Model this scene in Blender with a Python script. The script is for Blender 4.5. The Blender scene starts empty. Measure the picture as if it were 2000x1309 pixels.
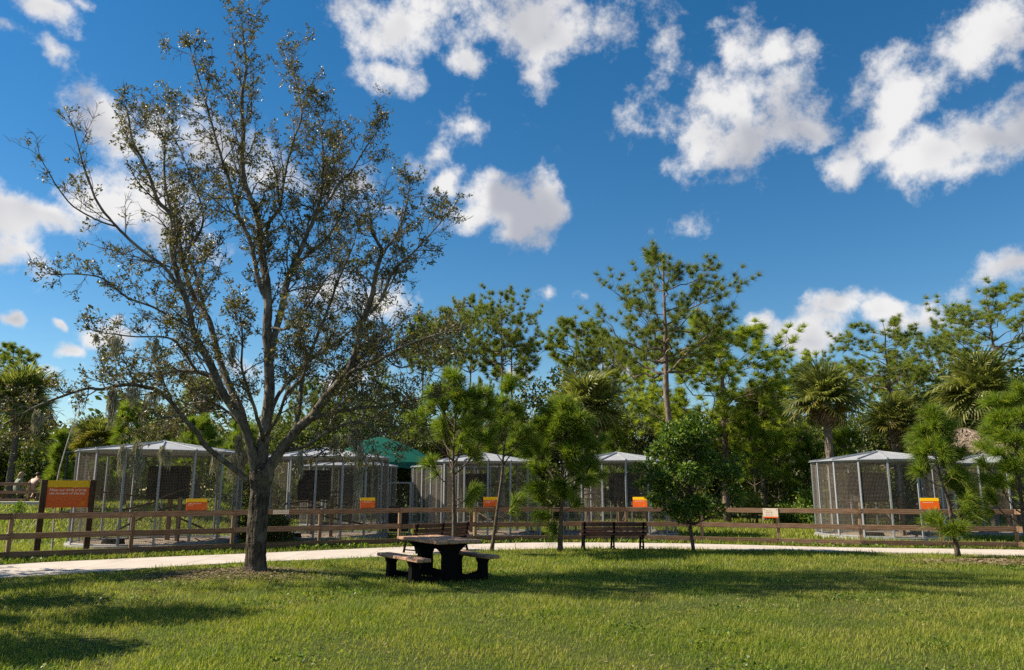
import bpy, math, random
import numpy as np
from mathutils import Vector, Matrix

scene = bpy.context.scene
C = scene.collection
R = math.radians

# ------------------------------------------------------------------ camera
FPX, PITCH, EYE = 1500.0, R(11.35), 1.7
cam_d = bpy.data.cameras.new('camera')
cam_d.sensor_width = 36.0
cam_d.lens = 36.0 * FPX / 2000.0
cam_d.clip_start, cam_d.clip_end = 0.1, 2000.0
cam = bpy.data.objects.new('camera', cam_d)
cam.location = (0, 0, EYE)
cam.rotation_euler = (math.pi / 2 + PITCH, 0, 0)
C.objects.link(cam)
scene.camera = cam

def ray(px, py):
    a, b = (px - 1000.0) / FPX, (654.5 - py) / FPX
    return Vector((a, math.cos(PITCH) - b * math.sin(PITCH), math.sin(PITCH) + b * math.cos(PITCH)))

def gp(px, py, z=0.0):          # where a viewing ray meets the level z
    d = ray(px, py); t = (z - EYE) / d.z
    return Vector((d.x * t, d.y * t, z))

def at(px, py, y):              # where a viewing ray reaches the distance y
    d = ray(px, py); t = y / d.y
    return Vector((d.x * t, y, EYE + d.z * t))

# ------------------------------------------------------------------ sun, sky, exposure
SUN = Vector((-0.775, 0.075, 0.63)).normalized()
SUN_EL = math.asin(SUN.z)
SUN_AZ = math.atan2(SUN.x, SUN.y)
sd = bpy.data.lights.new('sun', 'SUN')
sd.energy, sd.angle, sd.color = 5.0, R(0.5), (1.0, 0.90, 0.74)
sun = bpy.data.objects.new('sun', sd)
sun.rotation_euler = (-SUN).to_track_quat('-Z', 'Y').to_euler()
sun.location = (-30, 0, 30)
C.objects.link(sun)

scene.view_settings.view_transform = 'Standard'
scene.view_settings.look = 'None'
scene.view_settings.exposure = 0.85
scene.view_settings.gamma = 1.0
scene.render.engine = 'CYCLES'
scene.cycles.max_bounces = 6
scene.cycles.diffuse_bounces = 3
scene.cycles.glossy_bounces = 2
scene.cycles.transmission_bounces = 3
scene.cycles.transparent_max_bounces = 4
scene.cycles.use_denoising = False
scene.cycles.sample_clamp_indirect = 4.0

# clouds: pixel centre, half width, half height, turn, weight
CLOUDS = [
 (70,22,75,42,10,1),(150,15,30,18,0,.5),(20,80,40,20,0,.35),(105,105,34,18,-20,.4),
 (205,225,85,80,20,1.1),(290,245,110,75,0,1),(400,285,130,80,-10,1),(300,350,150,80,0,.9),(215,400,100,60,0,.9),(350,420,120,60,0,.7),
 (120,425,100,70,0,.95),(25,435,85,75,0,1),(50,505,90,55,0,1),(15,525,70,35,0,.9),
 (530,330,150,70,0,.7),(690,320,110,55,-15,.75),(750,390,70,50,0,.5),(620,585,75,45,0,1),(740,585,85,45,0,.9),
 (680,8,110,36,0,.5),(750,50,110,65,-15,.72),(870,30,150,65,0,.74),(1010,25,150,65,0,.9),(1085,75,110,70,10,.8),(1170,80,70,90,20,.45),(1055,135,60,45,0,.7),(760,148,75,45,-10,.8),(915,118,70,40,10,.62),
 (940,182,45,25,25,.45),(850,280,55,32,-10,.62),(865,352,52,34,0,.7),(800,295,45,70,15,.45),(915,250,90,40,0,.3),(1205,210,30,50,10,.3),
 (1000,415,130,62,0,.95),(930,435,95,45,0,.85),(1065,400,60,50,0,.85),(995,370,60,35,0,.8),
 (1440,205,110,120,0,1.1),(1430,285,100,70,0,1),(1530,205,110,90,0,.9),(1430,95,50,80,0,.8),(1500,110,80,50,0,.8),(1570,260,70,50,15,.8),(1300,45,60,45,0,.22),(1285,165,55,35,0,.26),(1305,205,60,30,10,.28),(1410,350,60,30,0,.4),(1430,15,80,25,0,.35),
 (1640,315,60,50,35,.9),(1715,262,95,58,35,1),(1800,195,115,72,35,1),(1890,120,115,80,35,1),(1980,55,100,90,20,.9),(1830,310,120,50,15,1),(1930,268,90,55,20,1.0),(2010,230,80,80,0,.9),(1880,345,70,28,25,.5),(1700,140,100,30,20,.35),
 (1985,530,70,45,15,.9),(1640,590,66,38,8,.9),(1620,620,60,20,0,.6),(1750,595,62,42,10,.9),(1800,625,100,42,0,.8),(1840,595,60,30,15,.4),(1580,665,95,34,0,1),(1495,632,40,36,0,1),(1545,655,75,34,0,.9),
 (205,635,82,42,0,1),(140,673,48,22,0,.9),(222,602,20,18,0,.7),(95,620,17,14,0,.9),(0,627,22,18,0,.9),(170,708,20,16,0,.4),(90,718,30,14,0,.35),
 (1056,577,36,28,0,.85),(1125,585,26,18,15,.4),(1330,440,40,22,25,.2),
 (1010,738,42,26,0,.9),(1200,722,60,30,0,.9),(1010,835,60,30,0,.6),(700,740,60,40,0,.8),(430,720,70,40,0,.4),
]
rng = random.Random(5)
world = bpy.data.worlds.new('World'); scene.world = world; world.use_nodes = True
world.cycles.sampling_method = 'MANUAL'; world.cycles.sample_map_resolution = 128
nt = world.node_tree; nt.nodes.clear()
N, L = nt.nodes.new, nt.links.new
wout = N('ShaderNodeOutputWorld')
sky = N('ShaderNodeTexSky'); sky.sky_type = 'NISHITA'; sky.sun_disc = False
sky.sun_elevation = SUN_EL; sky.sun_rotation = SUN_AZ
sky.altitude = 0; sky.air_density = 1.0; sky.dust_density = 0.0; sky.ozone_density = 2.0
hsv = N('ShaderNodeHueSaturation'); hsv.inputs['Hue'].default_value = 0.497; hsv.inputs['Saturation'].default_value = 1.37; hsv.inputs['Value'].default_value = 0.82
L(sky.outputs[0], hsv.inputs['Color'])
bg_sky = N('ShaderNodeBackground'); bg_sky.inputs[1].default_value = 0.082
L(hsv.outputs[0], bg_sky.inputs[0])
tc = N('ShaderNodeTexCoord')
def vmath(op, a, b=None, s=None):
    n = N('ShaderNodeVectorMath'); n.operation = op
    if hasattr(a, 'is_linked'): L(a, n.inputs[0])
    else: n.inputs[0].default_value = a
    if b is not None:
        if hasattr(b, 'is_linked'): L(b, n.inputs[1])
        else: n.inputs[1].default_value = b
    if s is not None: n.inputs['Scale'].default_value = s
    return n
def fmath(op, a, b=None, c=None, clamp=False):
    n = N('ShaderNodeMath'); n.operation = op; n.use_clamp = clamp
    for i, v in enumerate((a, b, c)):
        if v is None: continue
        if hasattr(v, 'is_linked'): L(v, n.inputs[i])
        else: n.inputs[i].default_value = v
    return n.outputs[0]
def noise(vec, scale, detail, rough=0.55):
    n = N('ShaderNodeTexNoise'); n.inputs['Scale'].default_value = scale
    n.inputs['Detail'].default_value = detail; n.inputs['Roughness'].default_value = rough
    L(vec, n.inputs['Vector']); return n
D0 = tc.outputs['Generated']
w1 = noise(D0, 7.0, 3.0, 0.6)
off = vmath('SCALE', vmath('SUBTRACT', w1.outputs['Color'], (0.5, 0.5, 0.5)).outputs[0], s=0.095)
DW = vmath('ADD', D0, off.outputs[0]).outputs[0]
# the cloud field lives in the (east, up) components of the direction: nothing in it depends on the camera
SPACES = {}
for asp in (1.0, 1.8):
    SPACES[asp] = vmath('MULTIPLY', DW, (1.0, 0.0, asp)).outputs[0]
acc = None
def add_blob(cx, cz, rx, rz, w):
    global acc
    asp = 1.8 if rx > 1.35 * rz else 1.0
    r = math.sqrt(rx * rz * asp)
    dist = vmath('DISTANCE', SPACES[asp], (cx, 0.0, cz * asp)).outputs['Value']
    t = fmath('MULTIPLY_ADD', dist, -w / r, w)
    acc = t if acc is None else fmath('SMOOTH_MAX', acc, t, 0.22)
for (cx, cy, rx, ry, rot, w) in CLOUDS:
    d = ray(cx, cy); k = 1.0 / d.length; c = d * k
    ex, ey = rx * k / FPX * 1.0, ry * k / FPX * 1.0
    add_blob(c.x, c.z, ex, ey, w)
for (x, z, rx, rz) in ((-.72,.2,.09,.06),(-.82,.35,.1,.07),(-.66,.55,.1,.06),(.7,.3,.1,.07),(.85,.2,.1,.06),(.62,.62,.1,.07),(-.35,.66,.12,.06),(.1,.68,.1,.06),(.3,.8,.12,.06),(-.2,.85,.1,.05),(-.9,.12,.06,.04),(.93,.1,.06,.04)):
    add_blob(x, z, rx, rz, 1.0)
w2 = noise(D0, 15.0, 7.0, 0.66)
fld = fmath('ADD', acc, fmath('MULTIPLY_ADD', w2.outputs['Fac'], 2.5, -1.27))
mr = N('ShaderNodeMapRange'); mr.interpolation_type = 'SMOOTHSTEP'
mr.inputs['From Min'].default_value = 0.03; mr.inputs['From Max'].default_value = 0.74
L(fld, mr.inputs['Value'])
alpha = mr.outputs[0]
# clouds are whiter on the side of the sun and above, greyer away from it
na = noise(DW, 7.0, 2.0, 0.5); nb = noise(vmath('ADD', DW, (-0.035, 0.0, 0.03)).outputs[0], 7.0, 2.0, 0.5)
rel = fmath('SUBTRACT', na.outputs['Fac'], nb.outputs['Fac'])
shade = fmath('MULTIPLY_ADD', rel, 3.2, fmath('MULTIPLY_ADD', acc, -0.34, 0.90))
ramp = N('ShaderNodeMapRange'); ramp.interpolation_type = 'SMOOTHSTEP'
ramp.inputs['From Min'].default_value = 0.0; ramp.inputs['From Max'].default_value = 1.0
L(shade, ramp.inputs['Value'])
cmix = N('ShaderNodeMix'); cmix.data_type = 'RGBA'
cmix.inputs[6].default_value = (0.275, 0.285, 0.32, 1); cmix.inputs[7].default_value = (0.515, 0.51, 0.51, 1)
L(ramp.outputs[0], cmix.inputs[0])
bg_c = N('ShaderNodeBackground'); L(cmix.outputs[2], bg_c.inputs[0]); bg_c.inputs[1].default_value = 0.95
ms = N('ShaderNodeMixShader'); L(alpha, ms.inputs[0]); L(bg_sky.outputs[0], ms.inputs[1]); L(bg_c.outputs[0], ms.inputs[2])
L(ms.outputs[0], wout.inputs[0])

# ------------------------------------------------------------------ mesh and object helpers
class MB:
    """collects vertices, triangles and quads as numpy blocks; build() makes ONE mesh object"""
    def __init__(s): s.v, s.t, s.q, s.n, s.tm, s.qm = [], [], [], 0, [], []
    def add(s, v, tris=None, quads=None, mi=0):
        v = np.asarray(v, dtype=np.float32).reshape(-1, 3)
        if tris is not None and len(tris):
            t = np.asarray(tris, dtype=np.int32).reshape(-1, 3) + s.n; s.t.append(t); s.tm.append(np.full(len(t), mi, np.int32))
        if quads is not None and len(quads):
            q = np.asarray(quads, dtype=np.int32).reshape(-1, 4) + s.n; s.q.append(q); s.qm.append(np.full(len(q), mi, np.int32))
        s.v.append(v); s.n += len(v)
    def mesh(s, name, mats, smooth=False):
        me = bpy.data.meshes.new(name)
        v = np.concatenate(s.v) if s.v else np.zeros((0, 3), np.float32)
        t = np.concatenate(s.t) if s.t else np.zeros((0, 3), np.int32)
        q = np.concatenate(s.q) if s.q else np.zeros((0, 4), np.int32)
        me.vertices.add(len(v)); me.vertices.foreach_set('co', v.ravel())
        me.loops.add(t.size + q.size)
        me.loops.foreach_set('vertex_index', np.concatenate([t.ravel(), q.ravel()]).astype(np.int32))
        me.polygons.add(len(t) + len(q))
        st = np.concatenate([np.arange(len(t)) * 3, t.size + np.arange(len(q)) * 4]).astype(np.int32)
        me.polygons.foreach_set('loop_start', st)
        if s.tm or s.qm:
            me.polygons.foreach_set('material_index', np.concatenate(s.tm + s.qm))
        me.update(calc_edges=True)
        me.polygons.foreach_set('use_smooth', np.full(len(t) + len(q), smooth))
        for m in (mats if isinstance(mats, (list, tuple)) else [mats]): me.materials.append(m)
        return me
    def build(s, name, mats, parent=None, smooth=False, loc=None):
        return obj(name, s.mesh(name, mats, smooth), parent, loc)
    def box(s, c, size, rz=0.0, M=None, mi=0):
        x, y, z = [k / 2.0 for k in size]
        v = np.array([(sx * x, sy * y, sz * z) for sz in (-1, 1) for sy in (-1, 1) for sx in (-1, 1)], np.float32)
        if M is not None: v = v @ np.array(M.to_3x3().transposed(), np.float32)
        elif rz:
            cs, sn = math.cos(rz), math.sin(rz)
            v = np.stack([v[:, 0] * cs - v[:, 1] * sn, v[:, 0] * sn + v[:, 1] * cs, v[:, 2]], 1)
        s.add(v + np.array(c, np.float32), None, [(0, 2, 3, 1), (4, 5, 7, 6), (0, 1, 5, 4), (2, 6, 7, 3), (0, 4, 6, 2), (1, 3, 7, 5)], mi)
    def bbox(s, c, size, bev, rz=0.0, M=None, mi=0):
        """a box with all its edges cut off"""
        h = np.array([k / 2.0 for k in size]); b = min(bev, *(0.45 * np.array(size)))
        vs, idx = [], {}
        for sx in (-1, 1):
            for sy in (-1, 1):
                for sz in (-1, 1):
                    sg = np.array((sx, sy, sz))
                    for ax in range(3):
                        p = sg * (h - b); p[ax] = sg[ax] * h[ax]
                        idx[(sx, sy, sz, ax)] = len(vs); vs.append(p)
        v = np.array(vs, np.float32); q, t = [], []
        for ax in range(3):
            o = [a for a in range(3) if a != ax]
            for sg in (-1, 1):
                f = []
                for (a, c2) in ((-1, -1), (1, -1), (1, 1), (-1, 1)):
                    k = [0, 0, 0]; k[ax] = sg; k[o[0]] = a; k[o[1]] = c2; f.append(idx[(*k, ax)])
                q.append(f if (sg > 0) == (ax != 1) else f[::-1])
        for ax in range(3):
            o = [a for a in range(3) if a != ax]
            for a in (-1, 1):
                for c2 in (-1, 1):
                    def k(e, which):
                        kk = [0, 0, 0]; kk[ax] = e; kk[o[0]] = a; kk[o[1]] = c2; return idx[(*kk, which)]
                    q.append([k(-1, o[0]), k(1, o[0]), k(1, o[1]), k(-1, o[1])])
        for sx in (-1, 1):
            for sy in (-1, 1):
                for sz in (-1, 1): t.append([idx[(sx, sy, sz, a)] for a in range(3)])
        if M is not None: v = v @ np.array(M.to_3x3().transposed(), np.float32)
        elif rz:
            cs, sn = math.cos(rz), math.sin(rz)
            v = np.stack([v[:, 0] * cs - v[:, 1] * sn, v[:, 0] * sn + v[:, 1] * cs, v[:, 2]], 1)
        s.add(v + np.array(c, np.float32), t, q, mi)
    def bar(s, a, b, w, h=None, mi=0, bev=0.0):
        a, b = Vector(a), Vector(b); d = b - a
        M = d.to_track_quat('X', 'Z').to_matrix()
        (s.bbox if bev else s.box)(*(((a + b) / 2, (d.length, w, h or w)) + ((bev,) if bev else ())), M=M, mi=mi)
    def tube(s, pts, rad, k=8, cap=True, mi=0, rough=None):
        P = np.asarray(pts, np.float32); n = len(P)
        r = np.broadcast_to(np.asarray(rad, np.float32), (n,))
        T = np.gradient(P, axis=0); T /= np.linalg.norm(T, axis=1, keepdims=True) + 1e-9
        ref = np.array((0, 0, 1.0)) if abs(T[0][2]) < .9 else np.array((0, 1.0, 0))
        U = np.empty_like(P); u = np.cross(T[0], ref)
        for i in range(n):
            u = u - T[i] * np.dot(u, T[i]); u = u / (np.linalg.norm(u) + 1e-9); U[i] = u
        W = np.cross(T, U)
        a = np.arange(k) * 2 * math.pi / k
        rr = r[:, None] * (np.ones((n, k), np.float32) if rough is None else rough(n, k))
        V = P[:, None] + rr[..., None] * (U[:, None] * np.cos(a)[None, :, None] + W[:, None] * np.sin(a)[None, :, None])
        i0 = (np.arange(n - 1)[:, None] * k + np.arange(k)[None]); i1 = np.arange(n - 1)[:, None] * k + (np.arange(k)[None] + 1) % k
        Q = np.stack([i0, i1, i1 + k, i0 + k], -1).reshape(-1, 4)
        V = V.reshape(-1, 3); T3 = []
        if cap:
            V = np.concatenate([V, P[:1], P[-1:]]); c0, c1 = n * k, n * k + 1
            for j in range(k): T3 += [(c0, (j + 1) % k, j), (c1, (n - 1) * k + j, (n - 1) * k + (j + 1) % k)]
        s.add(V, T3, Q, mi)

def obj(name, me, parent=None, loc=None):
    o = bpy.data.objects.new(name, me); C.objects.link(o)
    if parent is not None: o.parent = parent
    if loc is not None: o.location = loc
    return o
def thing(name, label, cat, loc=(0, 0, 0), rz=0.0, group=None):
    o = bpy.data.objects.new(name, None); C.objects.link(o)
    o.location = loc; o.rotation_euler = (0, 0, rz); o.empty_display_size = 0.2
    o['label'], o['category'] = label, cat
    if group: o['group'] = group
    return o
def tag(o, label=None, cat=None, group=None, kind=None):
    if label: o['label'] = label
    if cat: o['category'] = cat
    if group: o['group'] = group
    if kind: o['kind'] = kind
    return o

# ------------------------------------------------------------------ materials
def srgb(r, g, b):
    f = lambda c: (c / 255.0 / 12.92) if c <= 10 else ((c / 255.0 + .055) / 1.055) ** 2.4
    return (f(r), f(g), f(b), 1.0)
class NT:
    def __init__(s, name):
        s.m = bpy.data.materials.new(name); s.m.use_nodes = True; s.t = s.m.node_tree; s.t.nodes.clear()
        s.out = s.n('ShaderNodeOutputMaterial')
    def n(s, k, **kw):
        x = s.t.nodes.new(k)
        for a, b in kw.items():
            if a in x.inputs: s.set(x.inputs[a], b)
            else: setattr(x, a, b)
        return x
    def set(s, i, v):
        if hasattr(v, 'is_linked') and not isinstance(v, (int, float, tuple)): s.t.links.new(v, i)
        else: i.default_value = v
    def noise(s, scale, detail=3, stretch=None, coord='Object', rough=.55):
        tc = s.n('ShaderNodeTexCoord'); v = tc.outputs[coord]
        if stretch:
            mp = s.n('ShaderNodeMapping'); s.set(mp.inputs['Vector'], v); mp.inputs['Scale'].default_value = stretch; v = mp.outputs[0]
        x = s.n('ShaderNodeTexNoise', Scale=scale, Detail=detail, Roughness=rough); s.set(x.inputs['Vector'], v)
        return x.outputs['Fac']
    def ramp(s, fac, stops):
        x = s.n('ShaderNodeValToRGB'); e = x.color_ramp.elements
        while len(e) < len(stops): e.new(0.5)
        for k, (p, c) in zip(e, stops): k.position = p; k.color = c if len(c) == 4 else (*c, 1)
        s.set(x.inputs[0], fac); return x.outputs[0]
    def mix(s, f, a, b, mode='MIX'):
        x = s.n('ShaderNodeMix', data_type='RGBA', blend_type=mode)
        s.set(x.inputs[0], f); s.set(x.inputs[6], a); s.set(x.inputs[7], b); return x.outputs[2]
    def bsdf(s, col, rough=.7, bump=None, bstr=.3, bdist=.01, metal=0.0, spec=.4, trans=0.0, tcol=None):
        p = s.n('ShaderNodeBsdfPrincipled', Roughness=rough, Metallic=metal)
        p.inputs['Specular IOR Level'].default_value = spec
        s.set(p.inputs['Base Color'], col)
        if bump is not None:
            b = s.n('ShaderNodeBump', Strength=bstr, Distance=bdist); s.set(b.inputs['Height'], bump); s.set(p.inputs['Normal'], b.outputs[0])
        sh = p.outputs[0]
        if trans:
            t = s.n('ShaderNodeBsdfTranslucent'); s.set(t.inputs[0], tcol if tcol is not None else col)
            m = s.n('ShaderNodeMixShader'); m.inputs[0].default_value = trans
            s.set(m.inputs[1], sh); s.set(m.inputs[2], t.outputs[0]); sh = m.outputs[0]
        s.set(s.out.inputs[0], sh); return s.m

def leaf_mat(name, stops, trans=.35, rough=.45, spec=.4, objvar=.25, tint=1.5):
    k = NT(name)
    g = k.n('ShaderNodeNewGeometry'); col = k.ramp(g.outputs['Random Per Island'], stops)
    oi = k.n('ShaderNodeObjectInfo')
    if objvar:
        hs = k.n('ShaderNodeHueSaturation'); k.set(hs.inputs['Color'], col)
        mr = k.n('ShaderNodeMapRange'); mr.inputs['To Min'].default_value = 1 - objvar; mr.inputs['To Max'].default_value = 1 + objvar
        k.set(mr.inputs[0], oi.outputs['Random']); k.set(hs.inputs['Value'], mr.outputs[0]); col = hs.outputs[0]
    tcol = k.mix(1.0, col, (tint, tint * 1.05, tint * .6, 1), 'MULTIPLY')
    return k.bsdf(col, rough, spec=spec, trans=trans, tcol=tcol)
def bark_mat(name, dark, light, scale=14, stretch=(1, 1, .22), lich=None, bstr=.8):
    k = NT(name)
    f = k.noise(scale, 5, stretch); f2 = k.noise(3.0, 3)
    col = k.ramp(f, [(.3, dark), (.7, light)])
    if lich: col = k.mix(k.ramp(f2, [(.5, (0, 0, 0)), (.62, (.8, .8, .8))]), col, lich)
    return k.bsdf(col, .9, bump=f, bstr=bstr, bdist=.05, spec=.12)
def wood_mat(name, dark, light, scale=6, along='x', rough=.75):
    st = {'x': (.35, 6, 6), 'y': (6, .35, 6), 'z': (6, 6, .35)}[along]
    k = NT(name); oi = k.n('ShaderNodeObjectInfo')
    f = k.noise(scale, 5, st, rough=.6); f3 = k.noise(2.3, 2)
    col = k.ramp(f, [(.32, dark), (.68, light)])
    col = k.mix(k.ramp(f3, [(.45, (0, 0, 0)), (.7, (.45, .45, .45))]), col, (.16, .12, .09, 1))
    hs = k.n('ShaderNodeHueSaturation'); k.set(hs.inputs['Color'], col)
    mr = k.n('ShaderNodeMapRange'); mr.inputs['To Min'].default_value = .72; mr.inputs['To Max'].default_value = 1.2
    k.set(mr.inputs[0], oi.outputs['Random']); k.set(hs.inputs['Value'], mr.outputs[0])
    return k.bsdf(hs.outputs[0], rough, bump=f, bstr=.35, bdist=.006, spec=.2)
def plain(name, col, rough=.6, metal=0.0, var=.12, scale=9, spec=.4, bump=.1):
    k = NT(name); f = k.noise(scale, 4)
    c = k.mix(f, tuple(x * (1 - var) for x in col[:3]) + (1,), tuple(min(1, x * (1 + var)) for x in col[:3]) + (1,))
    return k.bsdf(c, rough, bump=f, bstr=bump, bdist=.004, metal=metal, spec=spec)

MAT = {}
MAT['oak_bark'] = bark_mat('oak_bark', (.014, .011, .008), (.13, .105, .08), 20, (1, 1, .28), lich=(.15, .13, .10, 1), bstr=1.0)
MAT['oak_limb'] = bark_mat('oak_limb_bark', (.05, .04, .03), (.20, .17, .135), 18, (1, 1, .3), lich=(.25, .23, .19, 1))
MAT['oak_leaf'] = leaf_mat('oak_leaf', [(0, (.05, .052, .014)), (.5, (.10, .10, .026)), (.8, (.165, .14, .045)), (1, (.30, .20, .08))], .3, .42, .4, 0)
MAT['moss'] = leaf_mat('spanish_moss', [(0, (.22, .19, .14)), (1, (.46, .42, .33))], .25, .9, .1, 0, 1.0)
MAT['pine_bark'] = bark_mat('pine_bark', (.07, .05, .038), (.27, .20, .155), 9, (1, 1, .4))
MAT['young_bark'] = bark_mat('young_pine_bark', (.05, .037, .028), (.19, .145, .11), 26, (1, 1, .4))
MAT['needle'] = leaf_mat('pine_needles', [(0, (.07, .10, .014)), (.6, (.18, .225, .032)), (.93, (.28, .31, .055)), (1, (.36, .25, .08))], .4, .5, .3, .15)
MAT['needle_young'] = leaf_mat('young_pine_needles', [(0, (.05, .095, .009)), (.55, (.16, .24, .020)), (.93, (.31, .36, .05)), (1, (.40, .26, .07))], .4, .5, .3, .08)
MAT['needle_bright'] = leaf_mat('bright_green_pine_needles', [(0, (.12, .17, .014)), (.55, (.27, .33, .03)), (1, (.42, .43, .06))], .45, .5, .3, 0)  # the bushy pine's own brighter yellow-green
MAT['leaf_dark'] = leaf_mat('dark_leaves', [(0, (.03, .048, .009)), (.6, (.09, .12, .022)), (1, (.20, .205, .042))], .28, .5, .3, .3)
MAT['leaf_mid'] = leaf_mat('mid_green_leaves', [(0, (.04, .085, .011)), (.6, (.105, .18, .02)), (1, (.28, .33, .04))], .4, .45, .35, .1)
MAT['leaf_round'] = leaf_mat('round_tree_leaves', [(0, (.03, .065, .009)), (.6, (.075, .135, .016)), (1, (.24, .29, .035))], .36, .45, .35, 0)
MAT['leaf_yellow'] = leaf_mat('yellow_green_leaves', [(0, (.12, .15, .02)), (.6, (.23, .24, .03)), (1, (.34, .31, .05))], .4, .45, .4, .1)
MAT['frond'] = leaf_mat('palm_fronds', [(0, (.09, .11, .022)), (.6, (.19, .205, .05)), (1, (.31, .30, .09))], .35, .42, .45, .2)
MAT['frond_dead'] = leaf_mat('dead_palm_fronds', [(0, (.10, .065, .035)), (.6, (.22, .155, .09)), (1, (.33, .25, .16))], .2, .8, .2, .2, 1.1)
MAT['frond_yellow'] = leaf_mat('yellowing_palm_fronds', [(0, (.12, .13, .02)), (.6, (.22, .19, .03)), (1, (.33, .23, .05))], .35, .45, .4, .15)
MAT['palm_bark'] = bark_mat('palm_bark', (.06, .048, .036), (.22, .18, .14), 9, (.6, .6, 2.6))
k = NT('grass_blades'); g_ = k.n('ShaderNodeNewGeometry')
c = k.ramp(g_.outputs['Random Per Island'], [(0, (.12, .165, .015)), (.55, (.225, .275, .026)), (.9, (.33, .335, .055)), (1, (.48, .39, .16))])
f1, f2 = k.noise(.22, 3), k.noise(1.1, 4)
c = k.mix(k.ramp(f1, [(.42, (0, 0, 0)), (.66, (.75, .75, .75))]), c, k.mix(g_.outputs['Random Per Island'], (.22, .225, .03, 1), (.40, .36, .085, 1)))
c = k.mix(k.ramp(f2, [(.40, (.55, .55, .55)), (.52, (0, 0, 0))]), c, (.10, .18, .018, 1))
c = k.mix(k.ramp(f2, [(.62, (0, 0, 0)), (.75, (.6, .6, .6))]), c, (.30, .235, .09, 1))
MAT['grass'] = k.bsdf(c, .55, spec=.25, trans=.42, tcol=k.mix(1.0, c, (1.5, 1.55, .9, 1), 'MULTIPLY'))
MAT['fence'] = wood_mat('fence_timber', (.12, .063, .036, 1), (.33, .20, .12, 1))
MAT['fence_z'] = wood_mat('fence_post_timber', (.13, .08, .045, 1), (.36, .245, .15, 1), along='z')
MAT['sign_wood'] = wood_mat('sign_post_timber', (.05, .024, .014, 1), (.13, .068, .042, 1), along='z')
MAT['table_wood'] = wood_mat('table_planks', (.26, .14, .08, 1), (.50, .31, .20, 1), along='x')
MAT['bench_wood'] = wood_mat('bench_slats', (.09, .036, .022, 1), (.19, .085, .052, 1), along='x', rough=.55)
MAT['black'] = plain('black_plastic', (.004, .004, .0045), .7, var=.3, spec=.08)
MAT['alu'] = plain('galvanised_steel', (.32, .335, .35), .5, .2, var=.15)
MAT['wire'] = plain('galvanised_wire', (.20, .165, .13), .7, .0, var=.2)
MAT['cage_black'] = plain('black_painted_steel', (.012, .012, .013), .45)
MAT['concrete_base'] = plain('concrete_kerb', (.36, .34, .31), .9, var=.25, scale=5, bump=.4)
k = NT('roof_sheet'); f = k.noise(2.0, 4, (1, 1, 1))
MAT['roof'] = k.bsdf(k.ramp(f, [(.3, (.35, .36, .375)), (.7, (.47, .475, .49))]), .6, trans=.18, spec=.4)
k = NT('sand'); f = k.noise(26, 5); f2 = k.noise(1.6, 3)
MAT['sand'] = k.bsdf(k.mix(f2, k.ramp(f, [(.3, (.26, .20, .15)), (.7, (.46, .38, .29))]), (.30, .24, .18, 1)), .95, bump=f, bstr=.5, bdist=.02, spec=.1)
k = NT('concrete_path'); f = k.noise(1.3, 5); f2 = k.noise(60, 3); f3 = k.noise(7, 3)
c = k.ramp(f, [(.3, (.47, .405, .345)), (.7, (.60, .525, .455))]); c = k.mix(k.ramp(f3, [(.6, (0, 0, 0)), (.75, (.5, .5, .5))]), c, (.40, .35, .30, 1))
c = k.mix(k.ramp(f2, [(.3, (.35, .35, .35)), (.5, (0, 0, 0))]), c, (.36, .32, .28, 1))
MAT['path'] = k.bsdf(c, .92, bump=f2, bstr=.25, bdist=.004, spec=.15)
k = NT('ground_soil_grass'); f = k.noise(.35, 4); f2 = k.noise(9, 5); f3 = k.noise(70, 4)
c = k.ramp(f2, [(.3, (.045, .062, .012)), (.7, (.095, .115, .028))])
c = k.mix(k.ramp(f, [(.48, (0, 0, 0)), (.68, (.55, .55, .55))]), c, (.12, .115, .04, 1))
c = k.mix(k.ramp(f3, [(.35, (.6, .6, .6)), (.55, (0, 0, 0))]), c, (.035, .04, .012, 1))
MAT['ground'] = k.bsdf(c, .95, bump=f3, bstr=.7, bdist=.03, spec=.1)
k = NT('canvas_green'); f = k.noise(3, 3)
MAT['canvas'] = k.bsdf(k.ramp(f, [(.3, (.003, .09, .06)), (.7, (.006, .125, .083))]), .6, trans=.12, spec=.3)
MAT['thatch'] = leaf_mat('thatch', [(0, (.14, .105, .075)), (.6, (.27, .21, .16)), (1, (.40, .33, .26))], .05, .95, .1, 0, 1.0)
MAT['orange'] = plain('sign_orange', srgb(226, 96, 18), .45, var=.03, bump=0)
MAT['yellow'] = plain('sign_yellow', srgb(250, 196, 10), .45, var=.03, bump=0)
MAT['cream'] = plain('sign_lettering', srgb(250, 226, 205), .5, var=.02, bump=0)
MAT['faint'] = plain('sign_small_print', srgb(232, 130, 60), .5, var=.02, bump=0)
MAT['emblem'] = plain('sign_emblem', srgb(240, 130, 20), .5, var=.02, bump=0)
MAT['plaque'] = plain('cream_plaque', srgb(232, 212, 190), .5, var=.05, bump=0)
MAT['ink'] = plain('dark_print', (.10, .075, .06), .6, bump=0)
MAT['bolt'] = plain('bolt_steel', (.05, .04, .035), .5, .6)
MAT['stick'] = bark_mat('pale_bark', (.25, .22, .19), (.5, .46, .42), 20, (1, 1, .6), bstr=.3)
MAT['litter'] = leaf_mat('fallen_leaves', [(0, (.10, .06, .03)), (.5, (.22, .15, .08)), (1, (.33, .27, .17))], .1, .8, .2, 0, 1.0)
MAT['box'] = wood_mat('nest_box_ply', (.018, .015, .013, 1), (.045, .038, .032, 1), along='z')

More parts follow.
